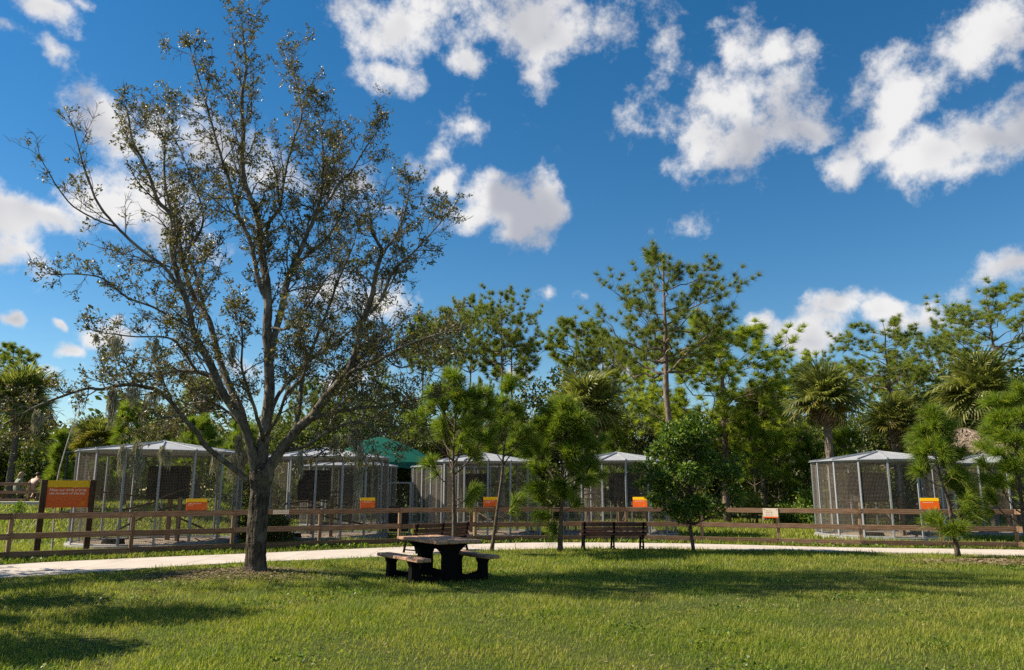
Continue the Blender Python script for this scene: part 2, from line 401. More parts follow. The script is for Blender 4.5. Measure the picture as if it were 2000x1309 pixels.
# ------------------------------------------------------------------ ground, path
FENCE_PX = [(14,1097),(254,1086.5),(453,1078),(624,1071),(781,1066),(929,1060.5),(1078,1059),(1225,1059),(1372,1061),(1522,1065),(1684,1069),(1843,1072),(1990,1074)]
FENCE = [Vector((-16.3, 15.6, 0)), Vector((-14.0, 16.75, 0))] + [gp(*p) for p in FENCE_PX] + [Vector((16.3, 20.9, 0)), Vector((18.6, 20.3, 0))]
FARPX = [(0,1105),(160,1096),(420,1085.5),(800,1069),(1000,1061),(1200,1061),(1400,1064),(1640,1071),(2000,1075)]
NEARPX = [(0,1133),(170,1120),(400,1103),(800,1087),(1000,1073.5),(1200,1073),(1500,1075),(1760,1081),(2000,1087)]
FARP = [Vector((-17.5, 13.4, 0))] + [gp(*p) for p in FARPX] + [Vector((19.5, 20.1, 0)), Vector((30, 17.8, 0))]
NEARP = [Vector((-17.5, 11.0, 0))] + [gp(*p) for p in NEARPX] + [Vector((19.5, 18.4, 0)), Vector((30, 16.0, 0))]
fx, fy = np.array([p.x for p in FARP]), np.array([p.y for p in FARP])
nx_, ny_ = np.array([p.x for p in NEARP]), np.array([p.y for p in NEARP])
def smooth_curve(x, xs, ys):
    s = 0
    for d in (-1.2, -.6, 0, .6, 1.2): s = s + np.interp(x + d, xs, ys)
    return s / 5
far_y = lambda x: smooth_curve(x, fx, fy)
near_y = lambda x: smooth_curve(x, nx_, ny_)
def sstep(a, b, x):
    t = np.clip((x - a) / (b - a), 0, 1); return t * t * (3 - 2 * t)
_rs = np.random.RandomState(3)
_wv = [( _rs.uniform(.15, .9), _rs.uniform(0, 6.28), _rs.uniform(0, 6.28), _rs.uniform(.3, 1)) for _ in range(10)]
def gz(x, y):
    x, y = np.asarray(x, float), np.asarray(y, float)
    z = 1.0 * sstep(27, 38, y) * sstep(-11, -17, x)             # the ground rises behind the fence on one side
    b = 0
    for (f, a, p, w) in _wv: b = b + w * np.sin(f * (x * math.cos(a) + y * math.sin(a)) + p)
    z = z + 0.012 * b * sstep(0.0, 2.0, np.minimum(np.abs(y - near_y(x)), np.abs(y - far_y(x))) * (((y < near_y(x)) | (y > far_y(x)))))
    hump = .10 * np.exp(-(((x + 5.25) / 1.7) ** 2 + ((y - 15.75) / 1.4) ** 2))   # the oak stands on a low mound
    return z + hump

xs = np.concatenate([np.linspace(-400, -42, 12), np.linspace(-40, 40, 161), np.linspace(42, 400, 12)])
ys = np.concatenate([np.linspace(-60, -2, 8), np.linspace(0, 50, 126), np.linspace(52, 100, 16), np.linspace(120, 700, 10)])
X, Y = np.meshgrid(xs, ys)
Z = gz(X, Y)
inpath = (Y > near_y(X) - .05) & (Y < far_y(X) + .05)
Z = np.where(inpath, Z - .03, Z)
V = np.stack([X, Y, Z], -1).reshape(-1, 3)
nxx = len(xs)
I = (np.arange(len(ys) - 1)[:, None] * nxx + np.arange(nxx - 1)[None]).ravel()
m = MB(); m.add(V, None, np.stack([I, I + 1, I + 1 + nxx, I + nxx], 1))
tag(m.build('lawn_ground', MAT['ground'], smooth=True), 'mown green lawn and ground reaching back under the trees', kind='structure')

# the path is poured in slabs, each its own piece with open joints between
path_root = bpy.data.objects.new('concrete_path', None); C.objects.link(path_root)
tag(path_root, 'pale concrete footpath curving past the fence', kind='structure')
px_ = np.arange(-17.0, 29.0, 1.9)
for a in px_:
    u = np.linspace(a + .008, a + 1.892, 7); m = MB()
    lo, hi = near_y(u), far_y(u); top = .022
    vt = np.concatenate([np.stack([u, lo, np.full(7, top)], 1), np.stack([u, hi, np.full(7, top)], 1), np.stack([u, lo, np.full(7, -.10)], 1), np.stack([u, hi, np.full(7, -.10)], 1)])
    q = []
    for i in range(6):
        q += [(i, i + 1, 8 + i, 7 + i), (14 + i, 15 + i, i + 1, i), (7 + i, 8 + i, 22 + i, 21 + i)]
    q += [(0, 7, 21, 14), (13, 6, 20, 27)]
    m.add(vt, None, q); m.build('slab', MAT['path'], path_root)
m = MB(); u = np.linspace(-17, 29, 80)
m.add(np.concatenate([np.stack([u, near_y(u) + .01, np.full(80, .008)], 1), np.stack([u, far_y(u) - .01, np.full(80, .008)], 1)]), None, [(i, i + 1, 81 + i, 80 + i) for i in range(79)])
m.build('joint_bed', MAT['ground'], path_root)

# ------------------------------------------------------------------ grass: blades
rs = np.random.RandomState(11)
OAK = np.array((-5.22, 15.65))
AVI = []     # filled below: aviary centres (x, y, radius)
AVI_SPEC = [  # px centre, distance, radius, eave, turn, label
 (314, 25.0, 2.44, 2.86, .0), (634, 28.0, 2.22, 2.80, .1), (682, 37.2, 2.2, 2.78, .05), (943, 29.6, 2.12, 2.70, .12), (894, 37.4, 2.2, 2.75, .02),
 (1207, 29.6, 2.12, 2.72, .0), (1722, 28.6, 2.33, 2.72, .06), (1928, 31.0, 2.3, 2.70, .15)]
for (px, d, r, e, t) in AVI_SPEC:
    p = at(px, 955, d); AVI.append((p.x, d, r))
STRAW = [(gp(1930, 1098).x, gp(1930, 1098).y - .2, 2.0, .9)]
def grass(name, y0, y1, density, h, w, label, segs=1, xr=None):
    A = 0; pts = []
    half = .73 * y1 + 5.0
    n = int(density * (y1 - y0) * 2 * half)
    x = rs.uniform(-half, half, n); y = rs.uniform(y0, y1, n)
    k = np.abs(x) < .73 * y + 4.8
    inp = (y > near_y(x) + .02 - rs.uniform(0, .05, n)) & (y < far_y(x) - .02 + rs.uniform(0, .05, n)); k &= ~inp
    for (ax, ay, ar) in AVI: k &= (x - ax) ** 2 + (y - ay) ** 2 > (ar + .12) ** 2
    d = ((x - OAK[0]) / 1.9) ** 2 + ((y - OAK[1] + .25) / 1.15) ** 2
    k &= rs.uniform(0, 1, n) < np.clip(.18 + .9 * (d - .15), .0, 1)
    for (sx, sy, sr, srr) in STRAW:
        d = ((x - sx) / sr) ** 2 + ((y - sy) / srr) ** 2; k &= rs.uniform(0, 1, n) < np.clip(.25 + .8 * (d - .2), 0, 1)
    tx_, ty_ = x + 1.45, y - 15.2; k &= rs.uniform(0, 1, n) < np.clip(.35 + .6 * ((tx_ / 1.3) ** 2 + (ty_ / 1.1) ** 2), 0, 1)   # worn under the table
    # thin and lush patches
    pat = .5 + .5 * np.sin(1.3 * x + 2.1 * np.sin(.7 * y + .5)) * np.sin(1.1 * y + 1.7 * np.sin(.9 * x))
    k &= rs.uniform(0, 1, n) < .62 + .38 * pat
    x, y, pat = x[k], y[k], pat[k]; n = len(x)
    z = gz(x, y)
    tall = np.where(y > far_y(x), 1.25, 1.0)
    edge = np.exp(-np.minimum(np.abs(y - near_y(x)), np.abs(y - far_y(x))) / .12)
    hh = h * rs.uniform(.45, 1.3, n) * (.6 + .75 * pat) * tall * (1 + .5 * edge)
    th = rs.uniform(0, 2 * math.pi, n); lean = rs.uniform(.15, 1.0, n) * hh
    P = np.stack([x, y, z - .005], 1)
    dirv = np.stack([np.cos(th), np.sin(th), np.zeros(n)], 1)
    th2 = th + rs.uniform(1.0, 2.1, n); side = np.stack([np.cos(th2), np.sin(th2), np.zeros(n)], 1) * (w * rs.uniform(.6, 1.3, n))[:, None]
    up = np.array((0, 0, 1.0))
    if segs == 1:
        tip = P + dirv * lean[:, None] + up * hh[:, None]
        v = np.stack([P - side, P + side, tip], 1).reshape(-1, 3)
        t = np.arange(n * 3).reshape(-1, 3); m = MB(); m.add(v, t)
    else:
        mid = P + dirv * (.35 * lean)[:, None] + up * (.62 * hh)[:, None]
        tip = P + dirv * (1.15 * lean)[:, None] + up * hh[:, None]
        v = np.stack([P - side, P + side, mid - side * .8, mid + side * .8, tip], 1).reshape(-1, 3)
        b = np.arange(n)[:, None] * 5
        t = np.concatenate([b + [0, 1, 3], b + [0, 3, 2], b + [2, 3, 4]]); m = MB(); m.add(v, t)
    o = m.build(name, MAT['grass']); tag(o, label, 'grass', kind='stuff'); return o
grass('grass', 6.3, 11.5, 1850, .062, .0036, 'short green grass blades of the nearest lawn', 2)
grass('grass', 11.5, 17.0, 1250, .062, .0052, 'short grass blades round the picnic table and the oak', 1)
grass('grass', 17.0, 25.0, 620, .08, .009, 'grass along both edges of the concrete path', 1)
grass('grass', 25.0, 44.0, 130, .12, .024, 'grass behind the timber fence', 1)

# fallen leaves under the oak, pine straw under the young pine
def litter(name, cx, cy, rx, ry, n, size, label, long=1.0):
    a = rs.uniform(0, 2 * math.pi, n); r = np.sqrt(rs.uniform(0, 1, n)) * rs.uniform(.6, 1.25, n)
    x = cx + rx * r * np.cos(a); y = cy + ry * r * np.sin(a); z = gz(x, y) + rs.uniform(.008, .035, n)
    th = rs.uniform(0, 6.28, n); s = size * rs.uniform(.6, 1.3, n)
    u = np.stack([np.cos(th), np.sin(th), rs.uniform(-.3, .3, n)], 1) * (s * long)[:, None]
    w = np.stack([-np.sin(th), np.cos(th), rs.uniform(-.4, .4, n)], 1) * (s * .5)[:, None]
    P = np.stack([x, y, z], 1)
    v = np.stack([P - u, P - w * .9, P + u, P + w * .9], 1).reshape(-1, 3)
    m = MB(); m.add(v, None, np.arange(n * 4).reshape(-1, 4)); o = m.build(name, MAT['litter']); tag(o, label, 'litter', kind='stuff')
litter('leaf_litter', OAK[0], OAK[1] - .25, 1.9, 1.2, 5200, .032, 'brown fallen leaves round the foot of the oak')
litter('pine_straw', STRAW[0][0], STRAW[0][1], 1.9, .8, 3500, .07, 'brown pine straw under the young pine by the path', .16 / .07 * .5)
litter('leaf_litter', 1, 11.5, 9, 4.2, 900, .026, 'scattered dry leaves lying in the lawn')
litter('leaf_litter', 0, 23.4, 13, .5, 700, .03, 'dry leaves along the foot of the fence')

# low weeds along the fence foot
def leaf_quads(P, D, s, asp=.5, bend=.0):
    """leaf shaped pieces (two triangles) at points P along unit directions D, sizes s"""
    n = len(P); s = np.asarray(s).reshape(-1, 1)
    r = rs.normal(size=(n, 3)); w = np.cross(D, r); w /= np.linalg.norm(w, axis=1, keepdims=True) + 1e-9
    nn = np.cross(D, w)
    a = P; b = P + D * s * .5 + w * s * asp * .5 + nn * s * bend; c = P + D * s; d = P + D * s * .5 - w * s * asp * .5 + nn * s * bend
    return np.stack([a, b, c, d], 1).reshape(-1, 3), np.arange(n * 4).reshape(-1, 4)
def unit(v): return v / (np.linalg.norm(v, axis=-1, keepdims=True) + 1e-9)
fp = np.array([(p.x, p.y) for p in FENCE]); n = 5200
xx = rs.uniform(-14, 17, n); yy = np.interp(xx, fp[:, 0], fp[:, 1]) + rs.normal(-.12, .16, n)
keep = (yy > far_y(xx) + .05) & (np.sin(xx * 2.1) + np.sin(xx * 5.3 + 1) > -.6); xx, yy = xx[keep], yy[keep]; n = len(xx)
Dv = unit(np.stack([rs.normal(0, .6, n), rs.normal(0, .6, n), rs.uniform(.1, 1, n)], 1))
v, q = leaf_quads(np.stack([xx, yy, gz(xx, yy) + rs.uniform(0, .07, n)], 1), Dv, rs.uniform(.05, .11, n), .6)
m = MB(); m.add(v, None, q); tag(m.build('weeds', MAT['leaf_mid']), 'low broad-leaved weeds along the foot of the fence', 'weeds', kind='stuff')

# patches of low clover and broad weeds in the lawn
n = 4500; cxs = rs.uniform(-9, 12, 46); cys = rs.uniform(7.2, 17.5, 46); pk = rs.randint(0, 46, n)
xx = cxs[pk] + rs.normal(0, .22, n) * (1 + .5 * np.sin(pk)); yy = cys[pk] + rs.normal(0, .16, n); keep = yy < near_y(xx) - .1; xx, yy = xx[keep], yy[keep]; n = len(xx)
Dv = unit(np.stack([rs.normal(0, 1, n), rs.normal(0, 1, n), rs.uniform(.1, .8, n)], 1))
v, q = leaf_quads(np.stack([xx, yy, gz(xx, yy) + rs.uniform(.02, .075, n)], 1), Dv, rs.uniform(.022, .05, n), .75)
m = MB(); m.add(v, None, q); tag(m.build('clover', MAT['leaf_mid']), 'small patches of broad-leaved clover in the lawn', 'weeds', kind='stuff')

# ------------------------------------------------------------------ the oak: limbs traced, twigs grown
def spline(pts, n):
    P = np.asarray(pts, float); k = len(P)
    P = np.vstack([2 * P[0] - P[1], P, 2 * P[-1] - P[-2]])
    out = []
    for t in np.linspace(0, k - 1 - 1e-6, n):
        i = int(t); f = t - i; a, b, c, d = P[i], P[i + 1], P[i + 2], P[i + 3]
        out.append(.5 * (2 * b + (c - a) * f + (2 * a - 5 * b + 4 * c - d) * f * f + (3 * b - a - 3 * c + d) * f ** 3))
    return np.array(out)
def rot_off(d, ang, rg):
    """unit vector d turned by ang about a random axis square to it"""
    d = unit(np.asarray(d)); r = np.cross(d, rg.normal(size=3)); r = unit(r)
    return unit(d * math.cos(ang) + r * math.sin(ang))
OY = 15.65
LIMBS = [   # (px, py) points, radius px start, end, depth start, end, leafiness
 ([(483,940),(469,924),(432,896),(402,869),(383,841),(359,814),(331,780),(304,762),(255,752),(205,759),(171,758),(117,775),(60,800),(12,826)], 9, 2.0, -.1, -2.0, 1.0, .35),
 ([(500,925),(493,890),(484,853),(472,826),(444,786),(426,756),(411,719),(392,682),(377,652),(371,621),(364,590),(352,556),(339,499),(336,429),(312,400),(297,358),(280,318),(260,277),(248,218)], 14, 1.6, -.05, -1.0, 1.0, .3),
 ([(358,568),(342,553),(319,523),(275,489),(228,445),(191,398),(171,351),(157,311),(141,250)], 6, 1.4, -.85, -1.4, .45, .1),
 ([(225,442),(181,425),(141,402),(114,368),(90,331),(78,310)], 2.8, 1.1, -1.15, -1.7, .35, .1),
 ([(374,640),(328,615),(292,597),(248,580),(201,543),(168,536),(104,536)], 4.0, 1.3, -.75, -1.6, .9, .1),
 ([(405,735),(383,725),(359,691),(328,662),(261,659),(196,652)], 4.5, 1.3, -.5, -2.2, .8, .1),
 ([(420,745),(402,727),(347,722),(316,731),(285,737),(225,705)], 5, 1.5, -.3, .8, 1.1, .1),
 ([(478,835),(469,798),(451,759),(432,713),(420,670),(410,630),(396,605),(376,570),(358,505),(348,449),(330,390),(322,340),(320,280),(300,230)], 11, 1.5, .1, 1.6, 1.0, .3),
 ([(414,639),(400,600),(383,536),(368,490),(385,462),(398,430),(392,390),(372,340),(352,290),(330,250)], 6, 1.3, .6, 1.2, .9, .1),
 ([(510,925),(516,866),(522,829),(529,774),(529,713),(525,658),(525,605),(521,550),(512,500),(507,455),(500,410),(482,365),(474,320),(477,260),(474,190),(482,135),(477,80),(474,38)], 17, 1.4, .0, .5, 1.0, .32),
 ([(526,598),(507,553),(497,505),(488,466),(468,431),(457,395),(449,360),(436,320),(420,260),(405,205),(388,150),(375,100)], 8, 1.3, .15, -.7, 1.0, .15),
 ([(509,470),(517,455),(529,431),(545,412),(552,373),(560,330),(575,275),(590,225),(575,150),(560,110)], 6.5, 1.3, .35, 1.6, 1.0, .15),
 ([(528,705),(535,665),(549,607),(558,553),(567,528),(584,489),(597,457),(616,418),(626,380),(630,335),(629,283),(618,212)], 11, 1.4, .1, 1.1, 1.0, .2),
 ([(612,424),(642,392),(664,354),(687,335),(715,290),(735,262)], 5, 1.2, .75, .2, 1.0, .1),
 ([(565,532),(603,498),(638,466),(661,431),(672,390),(668,340),(660,280)], 5.5, 1.3, .45, 2.2, 1.1, .1),
 ([(520,938),(529,911),(553,875),(581,841),(611,814),(636,780),(660,756),(681,731),(697,691),(703,661),(712,630),(721,606),(730,578),(735,544),(743,515),(748,496),(735,470),(725,440),(719,405)], 15, 1.6, -.05, -1.0, 1.0, .3),
 ([(722,612),(745,585),(758,554),(774,522),(809,493),(841,458),(867,432)], 5.5, 1.3, -.8, -.3, 1.15, .1),
 ([(746,500),(758,480),(771,464),(787,429),(795,395),(800,365)], 4, 1.2, -.95, -1.6, 1.1, .1),
 ([(675,742),(691,725),(733,712),(764,694),(801,676),(834,664),(880,650)], 7, 1.6, -.6, -2.0, 1.1, .1),
 ([(606,818),(648,807),(700,798),(746,795),(776,786),(832,776)], 7, 1.5, -.3, 1.0, 1.1, .1),
 ([(560,880),(593,872),(623,853),(648,836),(700,822),(745,845),(775,865)], 6, 1.4, -.1, -1.6, 1.0, .1),
 ([(575,848),(583,800),(587,750),(600,700),(620,650),(640,600),(655,560),(672,520),(690,478),(700,440)], 8, 1.3, .1, 1.9, 1.1, .2),
 ([(524,820),(545,770),(575,735),(610,700),(650,672),(690,640),(720,600)], 7, 1.4, .1, 2.6, 1.1, .2),
 ([(500,880),(470,830),(440,800),(405,785),(370,790),(335,810),(300,835)], 6, 1.5, .1, 2.4, 1.1, .2),
 ([(520,850),(545,810),(560,770),(590,740),(600,700),(590,650)], 6, 1.4, -.1, -2.4, 1.1, .2),
 ([(515,860),(500,810),(485,770),(470,720),(472,670),(468,620)], 6, 1.4, -.1, -2.2, 1.1, .2),
 ([(640,775),(660,730),(700,700),(740,690),(780,720),(820,705)], 5, 1.3, -.2, 1.8, 1.1, .1),
 ([(527,640),(560,640),(590,610),(620,570),(640,540),(680,530)], 5, 1.3, .1, -1.2, 1.1, .1),
]
rg = np.random.RandomState(42)
wood, LP, LD = MB(), [], []
MOSS_ANCH = []
def px2w(px, py, dy): return np.array(at(px, py, OY + dy))
trunk = spline([px2w(500, 1124, 0), px2w(501, 1085, 0), px2w(503, 1040, 0), px2w(506, 990, 0), px2w(509, 955, 0), px2w(511, 930, 0), px2w(513, 905, 0)], 130)
tt = np.linspace(0, 1, 130)
tr = (.185 + .095 * np.exp(-tt * 16) + .05 * np.exp(-((tt - .86) / .12) ** 2)); tr[-17:] *= np.linspace(1, .6, 17)
def trough(n, k):
    a = np.linspace(0, 2 * math.pi, k, endpoint=False)[None]; h = np.linspace(0, 1, n)[:, None]
    w = 1 + .05 * np.sin(3 * a + 2 * h) + .035 * np.sin(5 * a - 6 * h + 1) + .10 * np.exp(-h * 12) * np.sin(5 * a + .6)
    N_ = rg.uniform(-1, 1, (n + 8, k)); N_ = (N_[:-8] + N_[2:-6] + N_[4:-4] + N_[6:-2] + N_[8:]) / 5
    return (w + .13 * N_ + rg.uniform(-.02, .02, (n, k))).astype(np.float32)
wood.tube(trunk, tr, 56, True, rough=trough)
def twig_leaves(p, d, n, size):
    for _ in range(n):
        LP.append(p + rg.normal(0, .022, 3)); LD.append(unit(d * .55 + rg.normal(0, .7, 3)))
def grow(p, d, L, r, lvl, dens):
    """a side branch that bends upwards, with smaller ones along it; leaves on the outermost"""
    n = 6 if lvl < 2 else 4
    pts = [p]; dd = unit(np.asarray(d, float))
    for i in range(n):
        dd = unit(dd + rg.normal(0, .20, 3) + np.array((0, 0, .10 if lvl < 2 else .05)))
        pts.append(pts[-1] + dd * L / n)
    pts = np.array(pts)
    wood.tube(pts, np.linspace(r, max(.0026, r * .35), n + 1), 5 if lvl < 2 else 3, False, mi=1)
    if lvl == 1:
        k = max(3, int(L / .12)); 
        for t in np.linspace(.2, 1, k):
            q = pts[min(n - 1, int(t * n))]; i = min(n - 1, int(t * n)); dr = pts[i + 1] - pts[i]
            grow(q, rot_off(dr, rg.uniform(.4, 1.0), rg), L * rg.uniform(.22, .42) * (1.15 - .5 * t), max(.004, r * .5), 2, dens)
        grow(pts[-1], dd, L * .3, max(.004, r * .4), 2, dens)
    elif lvl == 2:
        bare = rg.uniform() > dens
        for t in np.linspace(.25, 1, 4):
            i = min(n - 1, int(t * n)); q = pts[i]; dr = pts[i + 1] - pts[i]
            e = rot_off(dr, rg.uniform(.4, 1.1), rg); l = rg.uniform(.07, .2)
            wood.tube(np.array([q, q + e * l]), (.0045, .0025), 3, False, mi=1)
            if not bare: twig_leaves(q + e * l, e, rg.randint(4, 9), 1)
        if not bare: twig_leaves(pts[-1], dd, rg.randint(5, 10), 1)
for (pp, r0, r1, d0, d1, leafy, start) in LIMBS:
    k = len(pp); dep = d0 + (d1 - d0) * (np.linspace(0, 1, k) ** 1.1)
    W = [px2w(x, y, e) for (x, y), e in zip(pp, dep)]
    n = 5 * k; S = spline(W, n); S += np.cumsum(rg.normal(0, .004, S.shape), 0)
    rad = np.linspace(1, 0, n) ** .8 * (r0 - r1) + r1; rad = rad / 96.0 * (.70 if r0 > 9 else .62)
    rad = rad * (1 + rg.uniform(-.05, .05, n))
    kk = 14 if r0 > 9 else 8
    wood.tube(S, rad, kk, True, mi=1, rough=lambda a, b: (1 + rg.uniform(-.06, .06, (a, b))).astype(np.float32))
    seg = np.linalg.norm(np.diff(S, axis=0), axis=1); cum = np.concatenate([[0], np.cumsum(seg)]); tot = cum[-1]
    s = tot * start
    while s < tot:
        i = min(n - 2, int(np.searchsorted(cum, s))); T = unit(S[i + 1] - S[i]); f = s / tot
        e = rot_off(T, rg.uniform(.6, 1.3), rg); e = unit(e + np.array((0, 0, .15)))
        Lb = rg.uniform(.4, 1.2) * (1.15 - .4 * f) * (1 if r0 > 4.6 else .62)
        grow(S[i], e, Lb, max(.006, min(.02, rad[i] * .45)), 1, min(.97, (.68 - .22 * f) * leafy))
        s += rg.uniform(.09, .22) / max(.4, leafy)
    for j in range(2): grow(S[-1], rot_off(S[-1] - S[-3], rg.uniform(.1, .5), rg), rg.uniform(.25, .5), .007, 1, min(.97, .8 * leafy))
oak_pos = Vector((OAK[0], OAK[1], 0))
oak = thing('oak_tree', 'large sparse-leaved oak with grey moss on its lower limbs, standing on the lawn', 'tree', oak_pos)
sh = np.array(oak_pos, np.float32)
wood.v = [v - sh for v in wood.v]
wood.build('trunk', [MAT['oak_bark'], MAT['oak_limb']], oak, smooth=True)
LP, LD = np.array(LP), np.array(LD)
n = len(LP); print('oak leaves', n)
s = rg.uniform(.042, .08, n)
v, q = leaf_quads(LP - oak_pos, LD, s, .50, .06)
m = MB(); m.add(v, None, q); m.build('crown', MAT['oak_leaf'], oak)

def moss(px, py, dy, length, width, nst, parent):
    top = px2w(px, py, dy) - np.array(oak_pos)
    m = MB(); 
    for i in range(nst):
        p = top + np.array((rg.normal(0, width * .62), rg.normal(0, width * .5), rg.uniform(-.22, .04) * min(1, length * 1.5)))
        L_ = length * rg.uniform(.3, 1.15) * math.exp(-.5 * ((p[0] - top[0]) / (width * 1.4)) ** 2); k = 6
        c = np.cumsum(np.concatenate([[np.zeros(3)], np.stack([rg.normal(0, .012, k), rg.normal(0, .012, k), np.full(k, -L_ / k)], 1)]), 0) + p
        w = np.linspace(.0075, .003, k + 1)[:, None] * np.array([math.cos(i), math.sin(i), 0])[None]
        v = np.stack([c - w, c + w], 1).reshape(-1, 3)
        m.add(v, None, [(2 * j, 2 * j + 1, 2 * j + 3, 2 * j + 2) for j in range(k)])
        for j in range(1, k):               # curly side strands
            e = c[j] + np.array((rg.normal(0, .018), rg.normal(0, .018), -.08)); m.add([c[j], c[j] + (.007, .004, 0), e], [(0, 1, 2)])
    m.build('moss_clump', MAT['moss'], parent)
for (x, y, dy, l, w, k) in [(222,758,-1.35,.6,.07,110),(262,752,-1.2,.35,.12,60),(300,760,-1.0,.35,.10,50),(284,775,-1.0,.5,.04,30),(240,868,-.9,.5,.035,60),(268,862,-.9,.55,.06,70),(276,885,-.9,.55,.03,45),(318,872,-.7,.3,.05,40),(332,878,-.7,.3,.04,30),(228,660,-1.9,.35,.05,40),(304,660,-1.6,.4,.04,40),(190,652,-2.1,.15,.03,20),(468,850,.4,.5,.06,90),(476,880,.3,.45,.05,60),(456,890,.2,.5,.08,80),(700,836,-.9,.55,.07,110),(706,872,-1.2,.85,.045,90),(655,850,-.5,.35,.06,60),(588,880,-.4,.45,.04,60),(690,845,-.7,.3,.10,70),(420,880,.1,.4,.05,50),(455,670,.3,.5,.05,50),(75,800,-1.8,.35,.08,60),(510,860,.3,.5,.06,60)]:
    moss(x, y, dy, l, w, k, oak)

# ------------------------------------------------------------------ pines
def needles(mb, P, D, ln, w, count, rgn, spread=(.25, 1.15), droop=.15, seg=1, mi=0):
    """tufts: count needles round every shoot point P with direction D"""
    k = len(P); n = k * count
    P2 = np.repeat(P, count, 0) + rgn.normal(0, .02, (n, 3)); D2 = np.repeat(D, count, 0)
    r = rgn.normal(size=(n, 3)); s = np.cross(D2, r); s = unit(s)
    a = rgn.uniform(spread[0], spread[1], n)[:, None]
    e = unit(D2 * np.cos(a) + s * np.sin(a)); l = (ln * rgn.uniform(.65, 1.1, n))[:, None]
    side = unit(np.cross(e, rgn.normal(size=(n, 3)))) * w
    if seg == 1:
        tip = P2 + e * l - np.array((0, 0, 1)) * l * droop
        v = np.stack([P2 - side, P2 + side, tip], 1).reshape(-1, 3); mb.add(v, np.arange(n * 3).reshape(-1, 3), mi=mi)
    else:
        mid = P2 + e * l * .55; tip = P2 + e * l - np.array((0, 0, 1)) * l * droop
        v = np.stack([P2 - side, P2 + side, mid - side, mid + side, tip], 1).reshape(-1, 3); b = np.arange(n)[:, None] * 5
        mb.add(v, np.concatenate([b + [0, 1, 3], b + [0, 3, 2], b + [2, 3, 4]]), mi=mi)

def pine_meshes(seed, H, cb, cr, nl, name, top_round=1.0, nd=26, nlen=.30, nw=.010, tr=.17, wob=.15, sparse=1.0, sub=6):
    """a tall pine: bare straight trunk, spreading limbs, needles in tufts at the branch ends"""
    g = np.random.RandomState(seed); w = MB(); TP, TD = [], []
    k = 16; z = np.linspace(0, H, k)
    tx = np.cumsum(g.normal(0, wob / 4, k)); ty = np.cumsum(g.normal(0, wob / 4, k)); tx -= tx[0]; ty -= ty[0]
    T = np.stack([tx, ty, z], 1)
    w.tube(T, tr * (1 - .86 * (z / H) ** 1.3) + .05 * np.exp(-z / .4) * tr, 9, True, rough=lambda a, b: (1 + g.uniform(-.07, .07, (a, b))).astype(np.float32))
    def tpos(h): return np.array((np.interp(h, z, tx), np.interp(h, z, ty), h))
    b_ = (H - cb) * .56; hc = H - b_ * .97
    for i in range(nl):             # limb tips spread over a rounded crown, limbs curve out and up to reach them
        f = (i + g.uniform(0, .9)) / nl; sz = -.62 + 1.6 * f; sz = min(.98, sz); az = i * 2.4 + g.uniform(-.5, .5)
        q = math.sqrt(max(.03, 1 - sz * sz)) * cr * g.uniform(.62, 1.08); tip = np.array((q * math.cos(az), q * math.sin(az), hc + b_ * sz * g.uniform(.85, 1.05)))
        h = max(cb * .97, min(H * .95, tip[2] - q * g.uniform(.28, .75))); p = tpos(h); kk = 7
        L_ = np.linalg.norm(tip - p); mid = p + (tip - p) * .5 + np.array((0, 0, -.10 * L_)) + g.normal(0, .07 * L_, 3)
        pts = spline([p, mid, tip], kk + 1); pts[1:-1] += g.normal(0, .025 * L_, (kk - 1, 3)); d = unit(pts[-1] - pts[-2])
        r0 = max(.018, tr * .36 * (1 - .6 * f)); w.tube(pts, np.linspace(r0, .009, kk + 1), 5, False)
        for j in range(sub):
            t = .30 + .70 * (j + g.uniform(0, 1)) / sub; ii = min(kk - 1, int(t * kk)); q = pts[ii] + (pts[ii + 1] - pts[ii]) * (t * kk - ii)
            e = rot_off(pts[ii + 1] - pts[ii], g.uniform(.45, 1.05), g); e = unit(e + np.array((0, 0, .28)))
            l = L_ * g.uniform(.16, .34) + .12; b = [q]
            for c in range(3): e = unit(e + g.normal(0, .18, 3) + np.array((0, 0, .12))); b.append(b[-1] + e * l / 3)
            b = np.array(b); w.tube(b, np.linspace(.011, .006, 4), 3, False)
            if g.uniform() < sparse:
                for c in (2, 3):
                    e2 = unit(e + g.normal(0, .5, 3)); x = b[c] + e2 * g.uniform(.0, .08); TP.append(x); TD.append(unit(e2 + np.array((0, 0, .3))))
        TP.append(pts[-1]); TD.append(unit(d + np.array((0, 0, .4))))
    TP.append(tpos(H)); TD.append(np.array((0, 0, 1.0)))
    n_ = MB(); needles(n_, np.array(TP), np.array(TD), nlen, nw, nd, g, (.15, 1.45), .06)
    return w.mesh(name + '_trunk', MAT['pine_bark'], True), n_.mesh(name + '_crown', MAT['needle'])
def plant_tree(name, label, cat, meshes, loc, rz=0, sc=(1, 1, 1), group=None):
    t = thing(name, label, cat, loc, rz, group); t.scale = sc
    obj('trunk', meshes[0], t); obj('crown', meshes[1], t); return t
hero = pine_meshes(7, 12.7, 7.3, 3.7, 28, 'tall_pine', nd=90, nlen=.38, nw=.0075, tr=.20, sub=10, wob=.10)
PV = [pine_meshes(21, 16, 11.0, 3.9, 21, 'pine_a', nd=85, nlen=.44, nw=.011, sub=8), pine_meshes(22, 16, 10.6, 3.6, 20, 'pine_b', nd=85, nlen=.44, nw=.011, sub=8), pine_meshes(23, 16, 11.3, 2.9, 18, 'pine_c', nd=80, nlen=.5, nw=.016, sparse=.95, sub=8), pine_meshes(25, 12, 3.4, 4.4, 40, 'pine_d', nd=90, nlen=.44, nw=.012, sub=13)]
g0 = at(1310, 900, 36.0)
